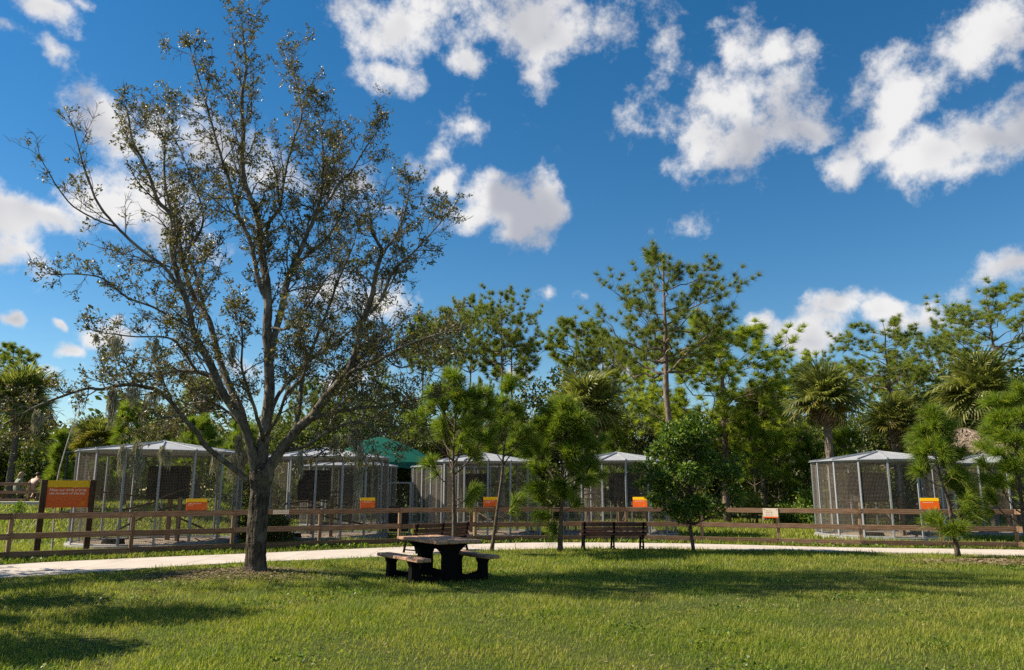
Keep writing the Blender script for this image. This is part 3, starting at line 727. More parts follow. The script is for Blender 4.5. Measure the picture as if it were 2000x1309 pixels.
plant_tree('pine_tree', 'tallest slash pine, with a bare straight trunk and tufted spreading crown against open sky', 'tree', hero, (g0.x, 36.0, 0), 0.6)
PINES = [ # base px x, distance, top px y, variant, width scale, label
 (1418, 41, 617, 3, 1.3, 'bright green bushy pine with forked lower trunk beside the tallest pine'),
 (975, 58, 566, 0, .9, 'tall pine with a dense dark rounded crown, highest of the middle clump'),
 (1000, 62, 640, 2, 1.1, 'slim pine with long drooping low branches close beside the dense rounded pine'),
 (862, 56, 598, 1, .75, 'twin-looking pine trunk seen through the ends of the oak branches'),
 (822, 60, 612, 2, .85, 'thin pine standing behind the tip of the oak crown'),
 (915, 64, 578, 1, .72, 'pine with a pale feathery crown behind the middle clump'),
 (1130, 70, 615, 2, 1.15, 'lone slender pine with flat-topped open crown in the gap of sky'),
 (1184, 66, 640, 2, .95, 'ragged thin pine just beside the flat-topped lone pine'),
 (1236, 50, 692, 3, .75, 'low pine with dark crown behind the tallest pine trunk'),
 (1752, 46, 622, 1, 1.25, 'pine with a lumpy crown rising above the small fan palm'),
 (1858, 58, 630, 0, .85, 'small-crowned pine showing above the drooping fan palm'),
 (1975, 44, 560, 0, 1.2, 'big pine cut off by the picture edge above the thatched roof'),
 (1600, 60, 688, 3, .6, 'round-topped pine peeking over the tall fan palm'),
 (1790, 54, 700, 3, .85, 'broad low pine between the two fan palms'),
 (940, 50, 740, 3, .5, 'short pine filling the gap below the middle clump'),
 (700, 60, 690, 1, .9, 'pine seen through the lower oak branches'),
 (600, 66, 735, 3, .7, 'low pine far behind the oak trunk fork'),
 (-6, 48, 668, 2, 1.0, 'pine at the picture edge above the dark palm'),
 (1690, 62, 700, 2, .9, 'thin pine behind the tall fan palm on its sunless side'),
 (1520, 56, 735, 1, .7, 'pine half hidden behind the dark fan palm'),
]
prs = random.Random(9)
VH = [16.0, 16.0, 16.0, 12.0]
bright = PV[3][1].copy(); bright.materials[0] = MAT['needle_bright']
for (bx, d, ty, vi, ws, lab) in PINES:
    b = at(bx, 955, d); top = at(bx, ty, d).z; zb = float(gz(b.x, d)) - .05
    s = (top - zb) / (VH[vi] + .3)
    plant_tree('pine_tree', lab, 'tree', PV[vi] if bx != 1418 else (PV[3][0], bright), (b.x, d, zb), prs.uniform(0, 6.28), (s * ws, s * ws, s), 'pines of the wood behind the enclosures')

# young pines: soft bottle-brush shoots
def young_pine(name, label, base, pts, radius, shoots, nd=80, nlen=.46, nw=.0044, r0=.055, seed=1, group=None, mat='needle_young', seg=2, extra=()):
    """pts: trunk points (metres from base); shoots: list of (height, azimuth, reach, rise)"""
    g = np.random.RandomState(seed); t = thing(name, label, 'tree', base, 0, group)
    S = spline(pts, 18); w = MB(); TP, TD = [], []
    H = S[-1][2]
    w.tube(S, np.linspace(r0, .012, 18) * (1 + .25 * np.exp(-np.linspace(0, 1, 18) * 14)), 9, True, rough=lambda a, b: (1 + g.uniform(-.08, .08, (a, b))).astype(np.float32))
    def at_h(h): return np.array([np.interp(h, S[:, 2], S[:, c]) for c in range(3)])
    for (h, az, reach, rise) in shoots:
        p = at_h(h); d = unit(np.array((math.cos(az), math.sin(az), rise))); B = [p]; k = 6
        for j in range(k):
            d = unit(d + g.normal(0, .10, 3) + np.array((0, 0, .12))); B.append(B[-1] + d * reach / k)
        B = np.array(B); w.tube(B, np.linspace(max(.012, min(.03, reach * .022)), .007, k + 1), 5, False)
        for j in (k, k, k - 1):
            TP.append(B[j]); TD.append(unit(B[j] - B[j - 1] + g.normal(0, .02, 3)))
        for j in range(1 + int(reach * 1.9)):
            i = g.randint(max(1, k - 4), k); e = rot_off(B[i] - B[i - 1], g.uniform(.5, 1.0), g); e = unit(e + np.array((0, 0, .35)))
            q = B[i] + e * reach * g.uniform(.25, .48); w.tube(np.array([B[i], q]), (.008, .005), 4, False)
            TP += [q, q]; TD += [e, e]
    for f in (1, .96, .92): TP.append(at_h(H * f)); TD.append(np.array((0, 0, 1.0)))
    w.build('trunk', MAT['young_bark'], t, True)
    n_ = MB(); needles(n_, np.array(TP), np.array(TD), nlen, nw, nd, g, (.06, 1.05), .20, seg)
    n_.build('crown', MAT[mat], t); return t
def rnd_shoots(seed, h0, h1, n, reach, g_rise=.5, pw=1.0, rmin=.3):
    g = random.Random(seed); out = []
    for i in range(n):
        f = (i + g.random()) / n; h = h0 + (h1 - h0) * f
        r = reach * (rmin + (1 - rmin) * (1 - f) ** pw) * g.uniform(.75, 1.15)
        out.append((h, i * 2.4 + g.uniform(-.5, .5), r, g_rise + .7 * f + g.uniform(-.2, .2)))
    return out
YG = 'young pines planted along the path'
b = gp(886, 1086); young_pine('young_pine', 'young pine growing just behind the picnic table, its trunk crossing the angled bench', b,
   [(0, 0, 0), (.0, 0, .9), (-.03, 0, 1.8), (-.05, .02, 2.6), (.0, 0, 3.6), (.02, 0, 4.35)], 1, [(1.25, .2, .55, .2), (2.05, .3, .75, .8), (1.75, 3.0, .9, .25)] + rnd_shoots(3, 2.05, 4.2, 25, 1.5, .45, .8), r0=.065, seed=3, group=YG)
b = gp(960, 1079); young_pine('young_pine', 'leaning young pine with thin bare trunk and separate puffs of needles', b,
   [(0, 0, 0), (.12, 0, .9), (.26, 0, 1.9), (.32, 0, 2.6), (.40, 0, 3.6), (.45, 0, 4.75)], 1, [(.85, .4, .7, .2), (2.35, .1, 1.0, .9), (2.45, 3.3, .8, .9), (2.6, .7, 1.2, .7), (2.9, 3.0, 1.0, .8), (3.0, 1.5, .7, .6), (3.1, 4.4, .7, .7), (3.4, .3, .6, .8), (3.5, 3.6, .55, .8), (4.2, 2, .3, 1), (4.3, 5, .3, 1), (4.45, 0.3, .28, 1.2)], r0=.05, seed=4, group=YG)
b = gp(1094, 1079.5); young_pine('young_pine', 'fullest young pine with a rounded bright crown next to the straight bench', b,
   [(0, 0, 0), (.03, 0, .9), (.08, 0, 1.8), (.08, 0, 2.8), (.06, 0, 3.75)], 1, [(.95, 3.2, .35, -.1), (1.1, .3, .45, .1), (1.2, 3.0, .6, -.1), (1.25, 5.0, .5, 0), (1.2, 1.4, .5, 0), (.5, 2.5, .2, 0), (1.4, 3.3, .8, .0), (1.5, .2, .95, .1), (1.5, 4.5, .6, .1)] + rnd_shoots(5, 1.5, 3.65, 40, 1.2, .3, .7), nd=82, r0=.07, seed=5, group=YG)
b = gp(1872, 1089); young_pine('young_pine', 'crooked young pine with needles almost to the ground on bare pine straw', b,
   [(0, 0, 0), (-.06, 0, .7), (-.10, 0, 1.4), (-.22, 0, 1.9), (-.30, 0, 2.6), (-.28, 0, 3.5)], 1, [(.35, .5, .4, .1), (.4, 3.6, .35, .1), (.45, 3.2, .7, .1), (.5, 4.6, .4, .1), (.7, .2, .55, .2), (.95, .2, .8, .3), (.9, 5.4, .5, .2), (1.2, 5.2, .5, .3), (1.3, .5, .5, .4), (1.5, .1, .8, .4), (1.55, 1.2, .45, .4), (1.75, 3.0, .7, .35), (1.8, 5.0, .45, .4), (1.9, .3, .75, .5)] + rnd_shoots(6, 1.95, 3.5, 18, .6, .6, .75), r0=.062, seed=6, group=YG)
b = gp(2012, 1090); young_pine('young_pine', 'dense young pine cut off by the picture edge beside the crooked one', b,
   [(0, 0, 0), (-.04, 0, .9), (-.02, 0, 1.9), (.02, 0, 2.9), (.05, 0, 3.9)], 1, rnd_shoots(8, .7, 3.75, 32, 1.2, .25, .6, .35), r0=.065, seed=8, group=YG)
def free_young(px, d, topy, label, reach, n, h0=.25, seed=1, nd=60, nw=.0085, nlen=.46, mat='needle_young'):
    b = at(px, 955, d); zb = float(gz(b.x, d)) - .03; H = at(px, topy, d).z - zb
    young_pine('young_pine', label, (b.x, d, zb), [(0, 0, 0), (.04, 0, H * .33), (-.03, 0, H * .66), (0, 0, H)], 1, rnd_shoots(seed, H * h0, H * .95, n, reach, .3, .7, .35), nd=nd, nlen=nlen, nw=nw, r0=.06, seed=seed, group='young pines behind the enclosures', mat=mat, seg=1)
free_young(1474, 38.6, 822, 'bright young pine with thin trunk and yellowing lower shoots past the leafy round tree', 1.3, 34, .34, 31)
free_young(1520, 41, 835, 'young pine close beside the yellowing one', 1.3, 34, .2, 32)
free_young(1205, 40, 838, 'small bright pine top showing above an enclosure roof peak', 1.0, 26, .3, 33)
free_young(1655, 40, 850, 'young pine behind the trunk of the tall fan palm', 1.5, 40, .2, 34)
free_young(1580, 43, 856, 'dark young pine between the tall fan palm and the lawn gap', 1.4, 36, .2, 35)
free_young(110, 35, 846, 'shaggy soft young pine behind the birds-of-prey board', .55, 34, .15, 36)
free_young(245, 36, 800, 'young pine rising behind the roof of the enclosure next to the big board', 1.4, 40, .15, 37)
free_young(470, 38, 838, 'young pine behind the oak, above the enclosure roof', 1.5, 36, .15, 38)
free_young(925, 42, 815, 'young pine behind the green-topped young pines and enclosure roof', 1.6, 40, .2, 39)
free_young(1010, 44, 850, 'low young pine behind the leaning one', 1.3, 34, .2, 40)
free_young(380, 40, 825, 'young pine above the middle of the enclosure roof beside the oak', 1.5, 38, .2, 41)

# ------------------------------------------------------------------ broadleaf crowns
def clump_crown(seed, spec, leaf, n_per, name, mat, asp=.55, flat=.5):
    """spec: list of (x, y, z, radius): leaf clumps; leaves lie on and inside each clump"""
    g = np.random.RandomState(seed); P, D = [], []
    for (x, y, z, r) in spec:
        n = int(n_per * (r * r))
        d = unit(g.normal(size=(n, 3))); rr = r * g.uniform(.45, 1.08, n)[:, None]
        # uneven shell
        bump = 1 + .22 * np.sin(4 * d[:, :1] + x * 3) * np.sin(5 * d[:, 1:2] + y * 2) * np.sin(4 * d[:, 2:] + z)
        P.append(np.array((x, y, z)) + d * rr * bump * np.array((1, 1, .82)))
        D.append(unit(d * .6 + g.normal(0, .6, (n, 3)) - np.array((0, 0, .25))))
    P, D = np.concatenate(P), np.concatenate(D)
    v, q = leaf_quads(P, D, leaf * g.uniform(.6, 1.25, len(P)), asp, .08)
    m = MB(); m.add(v, None, q); return m.mesh(name, mat)
def branch_frame(seed, H, spec, r0, name, mat, fork=.35):
    g = np.random.RandomState(seed); w = MB()
    T = spline([(0, 0, 0), (g.uniform(-.02, .02) * H, g.uniform(-.02, .02) * H, H * .25), (g.uniform(-.03, .03) * H, g.uniform(-.03, .03) * H, H * .5), (0, 0, H * .8)], 12)
    w.tube(T, np.linspace(r0, r0 * .3, 12), 9)
    for (x, y, z, r) in spec:
        i = int(np.clip(12 * (fork + .4 * (z / H - .4)), 3, 10)); p = T[i]; e = np.array((x, y, z)); mid = (p + e) / 2 + np.array((0, 0, -.06 * H)) + g.normal(0, .04 * H, 3)
        w.tube(spline([p, mid, e], 6), np.linspace(r0 * .35, r0 * .08, 6), 5)
    return w.mesh(name, mat, True)
# the leafy round tree by the path
g = np.random.RandomState(77); spec = []
for i in range(46):
    h = g.uniform(1.15, 3.45); f = (h - 1.1) / 2.5
    rad = 1.2 * math.sin(math.pi * min(.97, .22 + .72 * f)) ** .75; a = g.uniform(0, 6.28); r = rad * math.sqrt(g.uniform(.05, 1))
    spec.append((r * math.cos(a), r * math.sin(a), h, g.uniform(.17, .36)))
spec += [(-1.5, .1, 2.3, .17), (-1.4, 0, 1.9, .16), (1.35, .1, 2.5, .18), (1.3, 0, 1.5, .2), (-.35, 0, .95, .16), (-.6, .1, 3.2, .22), (-1.15, 0, 2.35, .2), (-1.0, .2, 2.75, .18), (1.1, -.1, 2.2, .22), (1.2, .3, 1.7, .18), (-.5, -.2, 1.15, .18), (-.9, .2, 1.45, .18), (.2, 0, 3.65, .2)]
b = gp(1355, 1078.5); rt = thing('leafy_tree', 'small round leafy tree with low dense green crown beside the path', 'tree', b)
obj('trunk', branch_frame(78, 2.8, spec, .055, 'round_tree_trunk', MAT['young_bark']), rt)
obj('crown', clump_crown(79, spec, .145, 3400, 'round_tree_crown', MAT['leaf_round'], .42), rt)

def broad_variant(seed, name, mat, leaf=.28, n_per=230, tall=1.0):
    g = np.random.RandomState(seed); spec = []
    for i in range(34):
        h = g.uniform(2.2, 8.2); f = (h - 2.0) / 6.6; rad = 3.1 * math.sin(math.pi * min(.96, .2 + .72 * f)) ** .7
        a = g.uniform(0, 6.28); r = rad * math.sqrt(g.uniform(.1, 1)); spec.append((r * math.cos(a), r * math.sin(a), h, g.uniform(.65, 1.25)))
    return branch_frame(seed + 1, 7, spec, .2, name + '_trunk', MAT['oak_bark']), clump_crown(seed + 2, spec, leaf, n_per, name + '_crown', mat)
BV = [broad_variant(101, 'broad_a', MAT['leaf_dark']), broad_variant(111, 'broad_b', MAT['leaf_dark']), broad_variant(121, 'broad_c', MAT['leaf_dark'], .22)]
BROAD = [ # px, distance, top px, variant, width, label
 (1085, 52, 713, 0, .9, 'rounded dark oak crown below the lone slender pine'), (1020, 50, 775, 1, .8, 'dark broadleaf tree behind the leaning young pine'),
 (760, 48, 745, 2, 1.1, 'dark broadleaf tree behind the oak branches, over the green canopy'), (850, 50, 800, 0, 1.0, 'dark broadleaf tree behind the young pine by the table'),
 (640, 50, 790, 1, 1.2, 'dark broadleaf tree above the far small enclosure'), (540, 52, 800, 2, 1.1, 'dark broadleaf tree just past the oak trunk'),
 (440, 54, 812, 0, 1.2, 'broadleaf tree behind the oak fork'), (330, 52, 815, 1, 1.3, 'broadleaf tree behind the enclosure next to the big board'),
 (200, 60, 835, 2, 1.4, 'low broadleaf tree on the horizon past the mossy limb'), (120, 58, 836, 0, 1.4, 'low broadleaf tree on the horizon above the board'),
 (15, 46, 800, 1, 1.1, 'dark broadleaf tree under the palm by the two seated people'), (70, 44, 850, 2, .8, 'dark tree behind the two seated people'),
 (1160, 48, 800, 1, .8, 'dark broadleaf tree behind the shaggy palm skirt'), (1250, 47, 770, 2, .9, 'dark broadleaf tree just past the tallest pine trunk'),
 (1340, 50, 790, 0, 1.0, 'dark broadleaf tree behind the leafy round tree'), (1440, 50, 800, 1, 1.0, 'dark broadleaf tree behind the forked bright pine'),
 (1550, 52, 805, 2, 1.1, 'dark broadleaf tree behind the lawn gap'), (1650, 50, 800, 0, 1.1, 'dark broadleaf tree behind the tall fan palm trunk'),
 (1780, 48, 775, 1, 1.0, 'dark broadleaf tree over the thatched roof'), (1870, 50, 730, 2, 1.1, 'dark broadleaf tree behind the drooping fan palm'),
 (1970, 46, 690, 0, 1.2, 'dark broadleaf tree at the picture edge under the big pine'), (960, 54, 800, 2, 1.0, 'dark broadleaf tree behind the middle pine clump')]
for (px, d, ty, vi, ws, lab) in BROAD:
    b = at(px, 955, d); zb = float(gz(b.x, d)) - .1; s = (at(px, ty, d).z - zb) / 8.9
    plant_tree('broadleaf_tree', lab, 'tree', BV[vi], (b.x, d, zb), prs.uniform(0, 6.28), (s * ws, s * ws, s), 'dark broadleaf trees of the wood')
for (x, y, s, rz, lab) in [(-11.0, 11.7, .64, 1.0, 'shade tree outside the frame beside the near lawn'), (-15.0, 15.9, .80, 2.2, 'shade tree outside the frame beside the path'), (-9.7, 8.9, .52, 3.0, 'shade tree outside the frame closest to the camera')]:
    plant_tree('broadleaf_tree', lab, 'tree', BV[1], (x, y, -.05), rz, (s * .8, s * .8, s), 'shade trees out of view')

# far wood that closes the view, and the shrub layer under the trees: each one uncountable mass
def mass(name, label, n, x0, x1, yf, hf, leaf, mat, seed, low=0.0):
    g = np.random.RandomState(seed)
    x = g.uniform(x0, x1, n); y = yf(x) + g.normal(0, 1.6, n)
    hh = hf(x); z = low + (hh - low) * g.uniform(0, 1, n) ** .8
    lump = np.sin(x * 1.7 + 3 * np.sin(z * .9)) + np.sin(x * .8 + z * 1.3 + seed); k = lump + g.normal(0, .7, n) > -.9
    x, y, z = x[k], y[k], z[k]; n = len(x); y = y - .9 * lump[k]
    D = unit(g.normal(0, 1, (n, 3)) + np.array((0, -.3, .2)))
    v, q = leaf_quads(np.stack([x, y, z + gz(x, y)], 1), D, leaf * g.uniform(.6, 1.3, n), .5, .08)
    m = MB(); m.add(v, None, q); tag(m.build(name, mat), label, 'woodland', kind='stuff')
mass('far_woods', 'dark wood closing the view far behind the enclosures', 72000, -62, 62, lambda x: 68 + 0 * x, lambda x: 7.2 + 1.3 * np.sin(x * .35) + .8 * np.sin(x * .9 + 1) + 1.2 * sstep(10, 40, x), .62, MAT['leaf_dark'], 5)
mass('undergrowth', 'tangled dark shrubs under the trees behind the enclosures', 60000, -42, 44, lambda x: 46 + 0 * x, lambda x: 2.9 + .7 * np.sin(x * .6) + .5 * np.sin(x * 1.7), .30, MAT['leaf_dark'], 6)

# ------------------------------------------------------------------ fan palms
def frond_mesh(seed, name, mat, n=34, L_=1.0, pet=.7, fold=.55, droop=.2, w=.032):
    g = np.random.RandomState(seed); m = MB()
    m.tube(np.array([(0, 0, 0), (pet * .5, 0, .03), (pet, 0, 0)]), (.016, .012, .008), 4, False)
    for i in range(n):
        f = i / (n - 1) * 2 - 1; a = f * 2.05
        d = np.array((math.cos(a), math.sin(a), fold * abs(math.sin(a)) * .8 + .05)); d = unit(d)
        l = L_ * (1 - .28 * abs(f) ** 1.5) * g.uniform(.88, 1.08); s = unit(np.cross(d, (0, 0, 1.0))) * w
        p0 = np.array((pet + .04 * math.cos(a), .04 * math.sin(a), 0)); p1 = p0 + d * l * .55; 
        d2 = unit(d + np.array((0, 0, -droop * 2 * g.uniform(.7, 1.3)))); p2 = p1 + d2 * l * .32; d3 = unit(d2 + np.array((0, 0, -droop * 2.4))); p3 = p2 + d3 * l * .2
        m.add([p0 - s * .5, p0 + s * .5, p1 - s, p1 + s, p2 - s * .7, p2 + s * .7, p3], [(0, 1, 3), (0, 3, 2), (2, 3, 5), (2, 5, 4), (4, 5, 6)])
    return m.mesh(name, mat)
FR = [frond_mesh(1, 'frond_a', MAT['frond']), frond_mesh(2, 'frond_b', MAT['frond'], 32, 1.08, .8, .45, .34), frond_mesh(3, 'frond_c', MAT['frond'], 34, .95, .55, .65, .15)]
FD = [frond_mesh(4, 'dead_a', MAT['frond_dead'], 24, 1.0, .7, .25, .8, .028), frond_mesh(5, 'dead_b', MAT['frond_dead'], 22, .9, .6, .15, 1.1, .028)]
FY = [frond_mesh(6, 'yellow_a', MAT['frond_yellow'])]
def palm(label, px, d, cy, rad, n_green, n_dead, seed, trunk_r=.17, skirt=.5, yellow=0, lean=0.0, droopy=0.0, base_z=None):
    g = random.Random(seed); c = at(px, cy, d); zb = float(gz(c.x, d)) - .05 if base_z is None else base_z
    t = thing('fan_palm', label, 'palm', (c.x, d, zb)); H = c.z - zb
    m = MB(); kk = 20; zz = np.linspace(0, H - .1, kk); gg = np.random.RandomState(seed)
    m.tube(np.stack([lean * (zz / H - 1), 0 * zz, zz], 1), trunk_r * (1 + .12 * np.sin(np.linspace(0, 60, kk)) + .15 * np.exp(-zz * 3)), 12, True, rough=lambda a, b: (1 + gg.uniform(-.08, .08, (a, b))).astype(np.float32))
    m.build('trunk', MAT['palm_bark'], t)
    s0 = rad / 1.55
    for i in range(n_green + n_dead):
        dead = i >= n_green
        if not dead:
            f = i / n_green; el = 1.25 - (1.75 + droopy) * f + g.uniform(-.15, .15)
            me = g.choice(FY) if (yellow and f > 1 - yellow) else g.choice(FR)
        else: el = -.62 - (skirt + .35) * g.random() ; me = g.choice(FD)
        az = i * 2.39996 + g.uniform(-.3, .3)
        o = obj('frond', me, t, (0, 0, H - .12 - (.25 * g.random() if dead else .12 * g.random())))
        M = Matrix.Rotation(az, 4, 'Z') @ Matrix.Rotation(-el, 4, 'Y') @ Matrix.Rotation(g.uniform(-.5, .5), 4, 'X')
        s = s0 * g.uniform(.85, 1.15) * (.75 if dead else 1)
        o.rotation_euler = M.to_euler(); o.scale = (s, s, s)
    return t
palm('tall fan palm with dead brown skirt standing clear against the sky', 1612, 33, 782, 1.65, 46, 11, 1, yellow=.12)
palm('small fan palm low between the two taller palms', 1745, 38, 822, 1.45, 38, 9, 2, yellow=.15)
palm('drooping shaggy fan palm above the thatched roof', 1912, 36, 760, 1.9, 48, 16, 3, droopy=.3, skirt=.7)
palm('fan palm with long brown skirt behind the fullest young pine', 1145, 38, 795, 2.05, 46, 26, 4, skirt=.7, droopy=.2)
palm('dark fan palm half hidden behind the forked bright pine', 1482, 42, 806, 1.8, 40, 12, 5, droopy=.4)
palm('big dark palm over the two seated people', 40, 42, 775, 1.9, 42, 8, 6, droopy=.3)
palm('slim palm trunk close behind the big dark palm', 62, 45, 800, 1.5, 28, 10, 7, trunk_r=.13)
palm('low yellowing palmetto behind the enclosure next to the big board', 188, 37, 858, 1.35, 34, 4, 8, yellow=.55)
palm('fan palm glimpsed behind the oak limbs', 400, 44, 770, 1.5, 32, 10, 9)
palm('fan palm at the picture edge beside the drooping one', 2010, 37, 790, 1.7, 32, 10, 10)
palm('small palm in the shrubs over the tent', 870, 46, 860, 1.4, 28, 8, 12)

# ------------------------------------------------------------------ timber fence
fence = thing('timber_fence', 'long three-rail timber fence following the far side of the path', 'fence', (0, 0, 0))
for i, p in enumerate(FENCE):
    m = MB(); q = FENCE[min(i + 1, len(FENCE) - 1)] - FENCE[max(i - 1, 0)]; a = math.atan2(q.y, q.x)
    nrm = Vector((q.y, -q.x, 0)).normalized(); c = p - nrm * .075
    m.bbox((0, 0, .53), (.095, .095, 1.1), .006)
    o = m.build('post', MAT['fence_z'], fence, loc=(c.x, c.y, float(gz(c.x, c.y)))); o.rotation_euler = (0, 0, a)
frs = random.Random(4)
m = MB(); m.tube([(0, 0, 0), (0, -.012, 0)], .011, 7); bolt_me = m.mesh('bolt', MAT['bolt'])
for i in range(len(FENCE) - 1):
    a, b = FENCE[i], FENCE[i + 1]; d = (b - a); nrm = Vector((d.y, -d.x, 0)).normalized()
    for z in (1.05, .58, .125):
        p, q = a + Vector((0, 0, z + frs.uniform(-.012, .012))), b + Vector((0, 0, z + frs.uniform(-.012, .012)))
        u = (q - p).normalized() * .004; p, q = p + u, q - u
        if z < .2: p, q = p + Vector((0, 0, .02)), q + Vector((0, 0, .02))
        m = MB(); m.bbox((0, 0, 0), ((q - p).length, .042, .145), .006)
        c = (p + q) / 2; o = m.build('rail', MAT['fence'], fence, loc=c); o.rotation_euler = ((q - p).to_track_quat('X', 'Z') @ Vector((1, 0, 0)).rotation_difference(Vector((1, 0, 0)))).to_euler(); o.rotation_euler.rotate_axis('X', frs.uniform(-.05, .05))
        for e, s in ((p, 1), (q, -1)):
            for zz in (-.038, .038):
                w = e + (q - p).normalized() * (.05 * s) + nrm * .019 + Vector((0, 0, zz)); b2 = obj('bolt', bolt_me, fence, w); b2.rotation_euler = (0, 0, math.atan2(d.y, d.x))

def fence_at(px):
    """point on the camera face of the fence seen in picture column px"""
    r = ray(px, 985); k = r.x / r.y
    for a, b in zip(FENCE, FENCE[1:]):
        d = b - a; den = d.x - k * d.y
        if abs(den) < 1e-6: continue
        t = (k * a.y - a.x) / den
        if 0 <= t <= 1: return a + d * t, d.normalized()
    return FENCE[7], Vector((1, 0, 0))

def text_mesh(body, size, mat, name, shear=.0, bold=0.0):
    cu = bpy.data.curves.new(name, 'FONT'); cu.body = body; cu.size = size; cu.shear = shear; cu.offset = bold; cu.extrude = .0012
    o = bpy.data.objects.new(name, cu); C.objects.link(o)
    me = bpy.data.meshes.new_from_object(o.evaluated_get(bpy.context.evaluated_depsgraph_get()))
    bpy.data.objects.remove(o); bpy.data.curves.remove(cu); me.materials.clear(); me.materials.append(mat); me.name = name
    return me
def word_bars(m, x0, x1, z, h, y, rg_):
    """lettering too small to read: short light word-shaped strokes"""
    x = x0
    while x < x1 - .01:
        w = rg_.uniform(.018, .055); w = min(w, x1 - x)
        k = x
        while k < x + w - .003:
            hh = h * rg_.choice((.62, .62, .65, 1.0)); m.box((k + .0032, y, z + hh / 2), (.0058, .0015, hh)); k += .0085
        x += w + .012
SIGNS = [ # px centre, width m, lines of print (start, length), label
 (385, .54, [(.10, .62), (.10, .22)], 'small orange sign on the fence nearest to the big birds of prey board'),
 (719, .46, [(.12, .66)], 'small orange and yellow sign on the fence between the oak and the picnic table'),
 (959, .47, [(.12, .70), (.12, .36)], 'small orange and yellow sign on the fence behind the leaning young pine'),
 (1250, .48, [(.14, .66)], 'brightest orange sign on the fence right above the straight bench'),
 (1817, .50, [(.14, .56)], 'small orange and yellow sign partly behind the crooked young pine')]
srg = random.Random(6)
for (px, w, lines, lab) in SIGNS:
    p, d = fence_at(px); a = math.atan2(d.y, d.x)
    if px == 1250: a -= .10
    nrm = Vector((d.y, -d.x, 0)); c = p - nrm * .030
    t = thing('fence_sign', lab, 'sign', (c.x, c.y, 1.118), a, 'orange enclosure signs on the fence')
    M = Matrix.Rotation(R(-9), 4, 'X')
    h = .33
    m = MB(); m.bbox((0, 0, h * .36), (w, .012, h * .72), .003); m.build('orange_panel', MAT['orange'], t).rotation_euler = M.to_euler()
    m = MB(); m.bbox((0, -.001, h * .862), (w, .014, h * .275), .003); m.build('yellow_band', MAT['yellow'], t).rotation_euler = M.to_euler()
    m = MB()
    for i, (s, l) in enumerate(lines): word_bars(m, -w / 2 + w * s, -w / 2 + w * (s + l), h * (.57 - .12 * i), h * .075, -.0085, srg)
    m.build('lettering', MAT['cream'], t).rotation_euler = M.to_euler()
    m = MB()
    for k in range(14):
        an = k * 2 * math.pi / 14; m.box((w * .30 + .036 * math.cos(an), -.0082, h * .17 + .036 * math.sin(an)), (.013, .001, .013))
    m.tube([(w * .30, -.0062, h * .17), (w * .30, -.0085, h * .17)], .024, 12); m.build('emblem', MAT['emblem'], t).rotation_euler = M.to_euler()
    for s in (-1, 1):
        m = MB(); m.box((s * w * .36, .001, -.055), (.035, .006, .13)); m.build('bracket', MAT['bolt'], t)
# big board
p1, p2 = gp(71, 1081), gp(168, 1077)
d = p2 - p1; a = math.atan2(d.y, d.x); Lb = d.length; c = (p1 + p2) / 2
bz = float(gz(c.x, c.y))
t = thing('sign_board', 'big orange and yellow birds of prey board between two dark timber posts', 'sign', (c.x, c.y, bz), a)
top = 1.96
for s in (-1, 1):
    m = MB(); m.bbox((s * Lb / 2, .03, top / 2 - .05), (.15, .15, top + .1), .01); po = m.build('post', MAT['sign_wood'], t)
    for z in (top - .12, top - .66):
        m = MB(); m.tube([(s * Lb / 2, -.044, z), (s * Lb / 2, -.062, z)], .018, 8); m.build('bolt', MAT['bolt'], po)
W_ = Lb - .15; Hs = .74; z0 = top - Hs - .02
m = MB(); m.bbox((0, 0, z0 + Hs * .37), (W_, .02, Hs * .74), .003); m.build('orange_panel', MAT['orange'], t)
m = MB(); m.bbox((0, -.001, z0 + Hs * .875), (W_, .022, Hs * .25), .003); m.build('yellow_band', MAT['yellow'], t)
for i, line in enumerate(('Meet our birds of prey,', 'the hunters of the sky.')):
    me = text_mesh(line, .098, MAT['cream'], 'lettering', .22, .0016); o = obj('lettering', me, t, (-W_ * .45, -.013, z0 + Hs * (.61 - .125 * i))); o.rotation_euler = (math.pi / 2, 0, 0)
m = MB()
for i in range(3): word_bars(m, -W_ * .45, W_ * (.43 - .1 * (i == 2)), z0 + Hs * (.405 - .055 * i), Hs * .03, -.0115, srg)
m.build('small_print', MAT['faint'], t)
m = MB()
for k in range(18):
    an = k * 2 * math.pi / 18; m.box((W_ * .36 + .07 * math.cos(an), -.0113, z0 + Hs * .15 + .07 * math.sin(an)), (.018, .001, .018))
m.tube([(W_ * .36, -.0095, z0 + Hs * .15), (W_ * .36, -.0118, z0 + Hs * .15)], .045, 14)
m.build('emblem', MAT['emblem'], t)
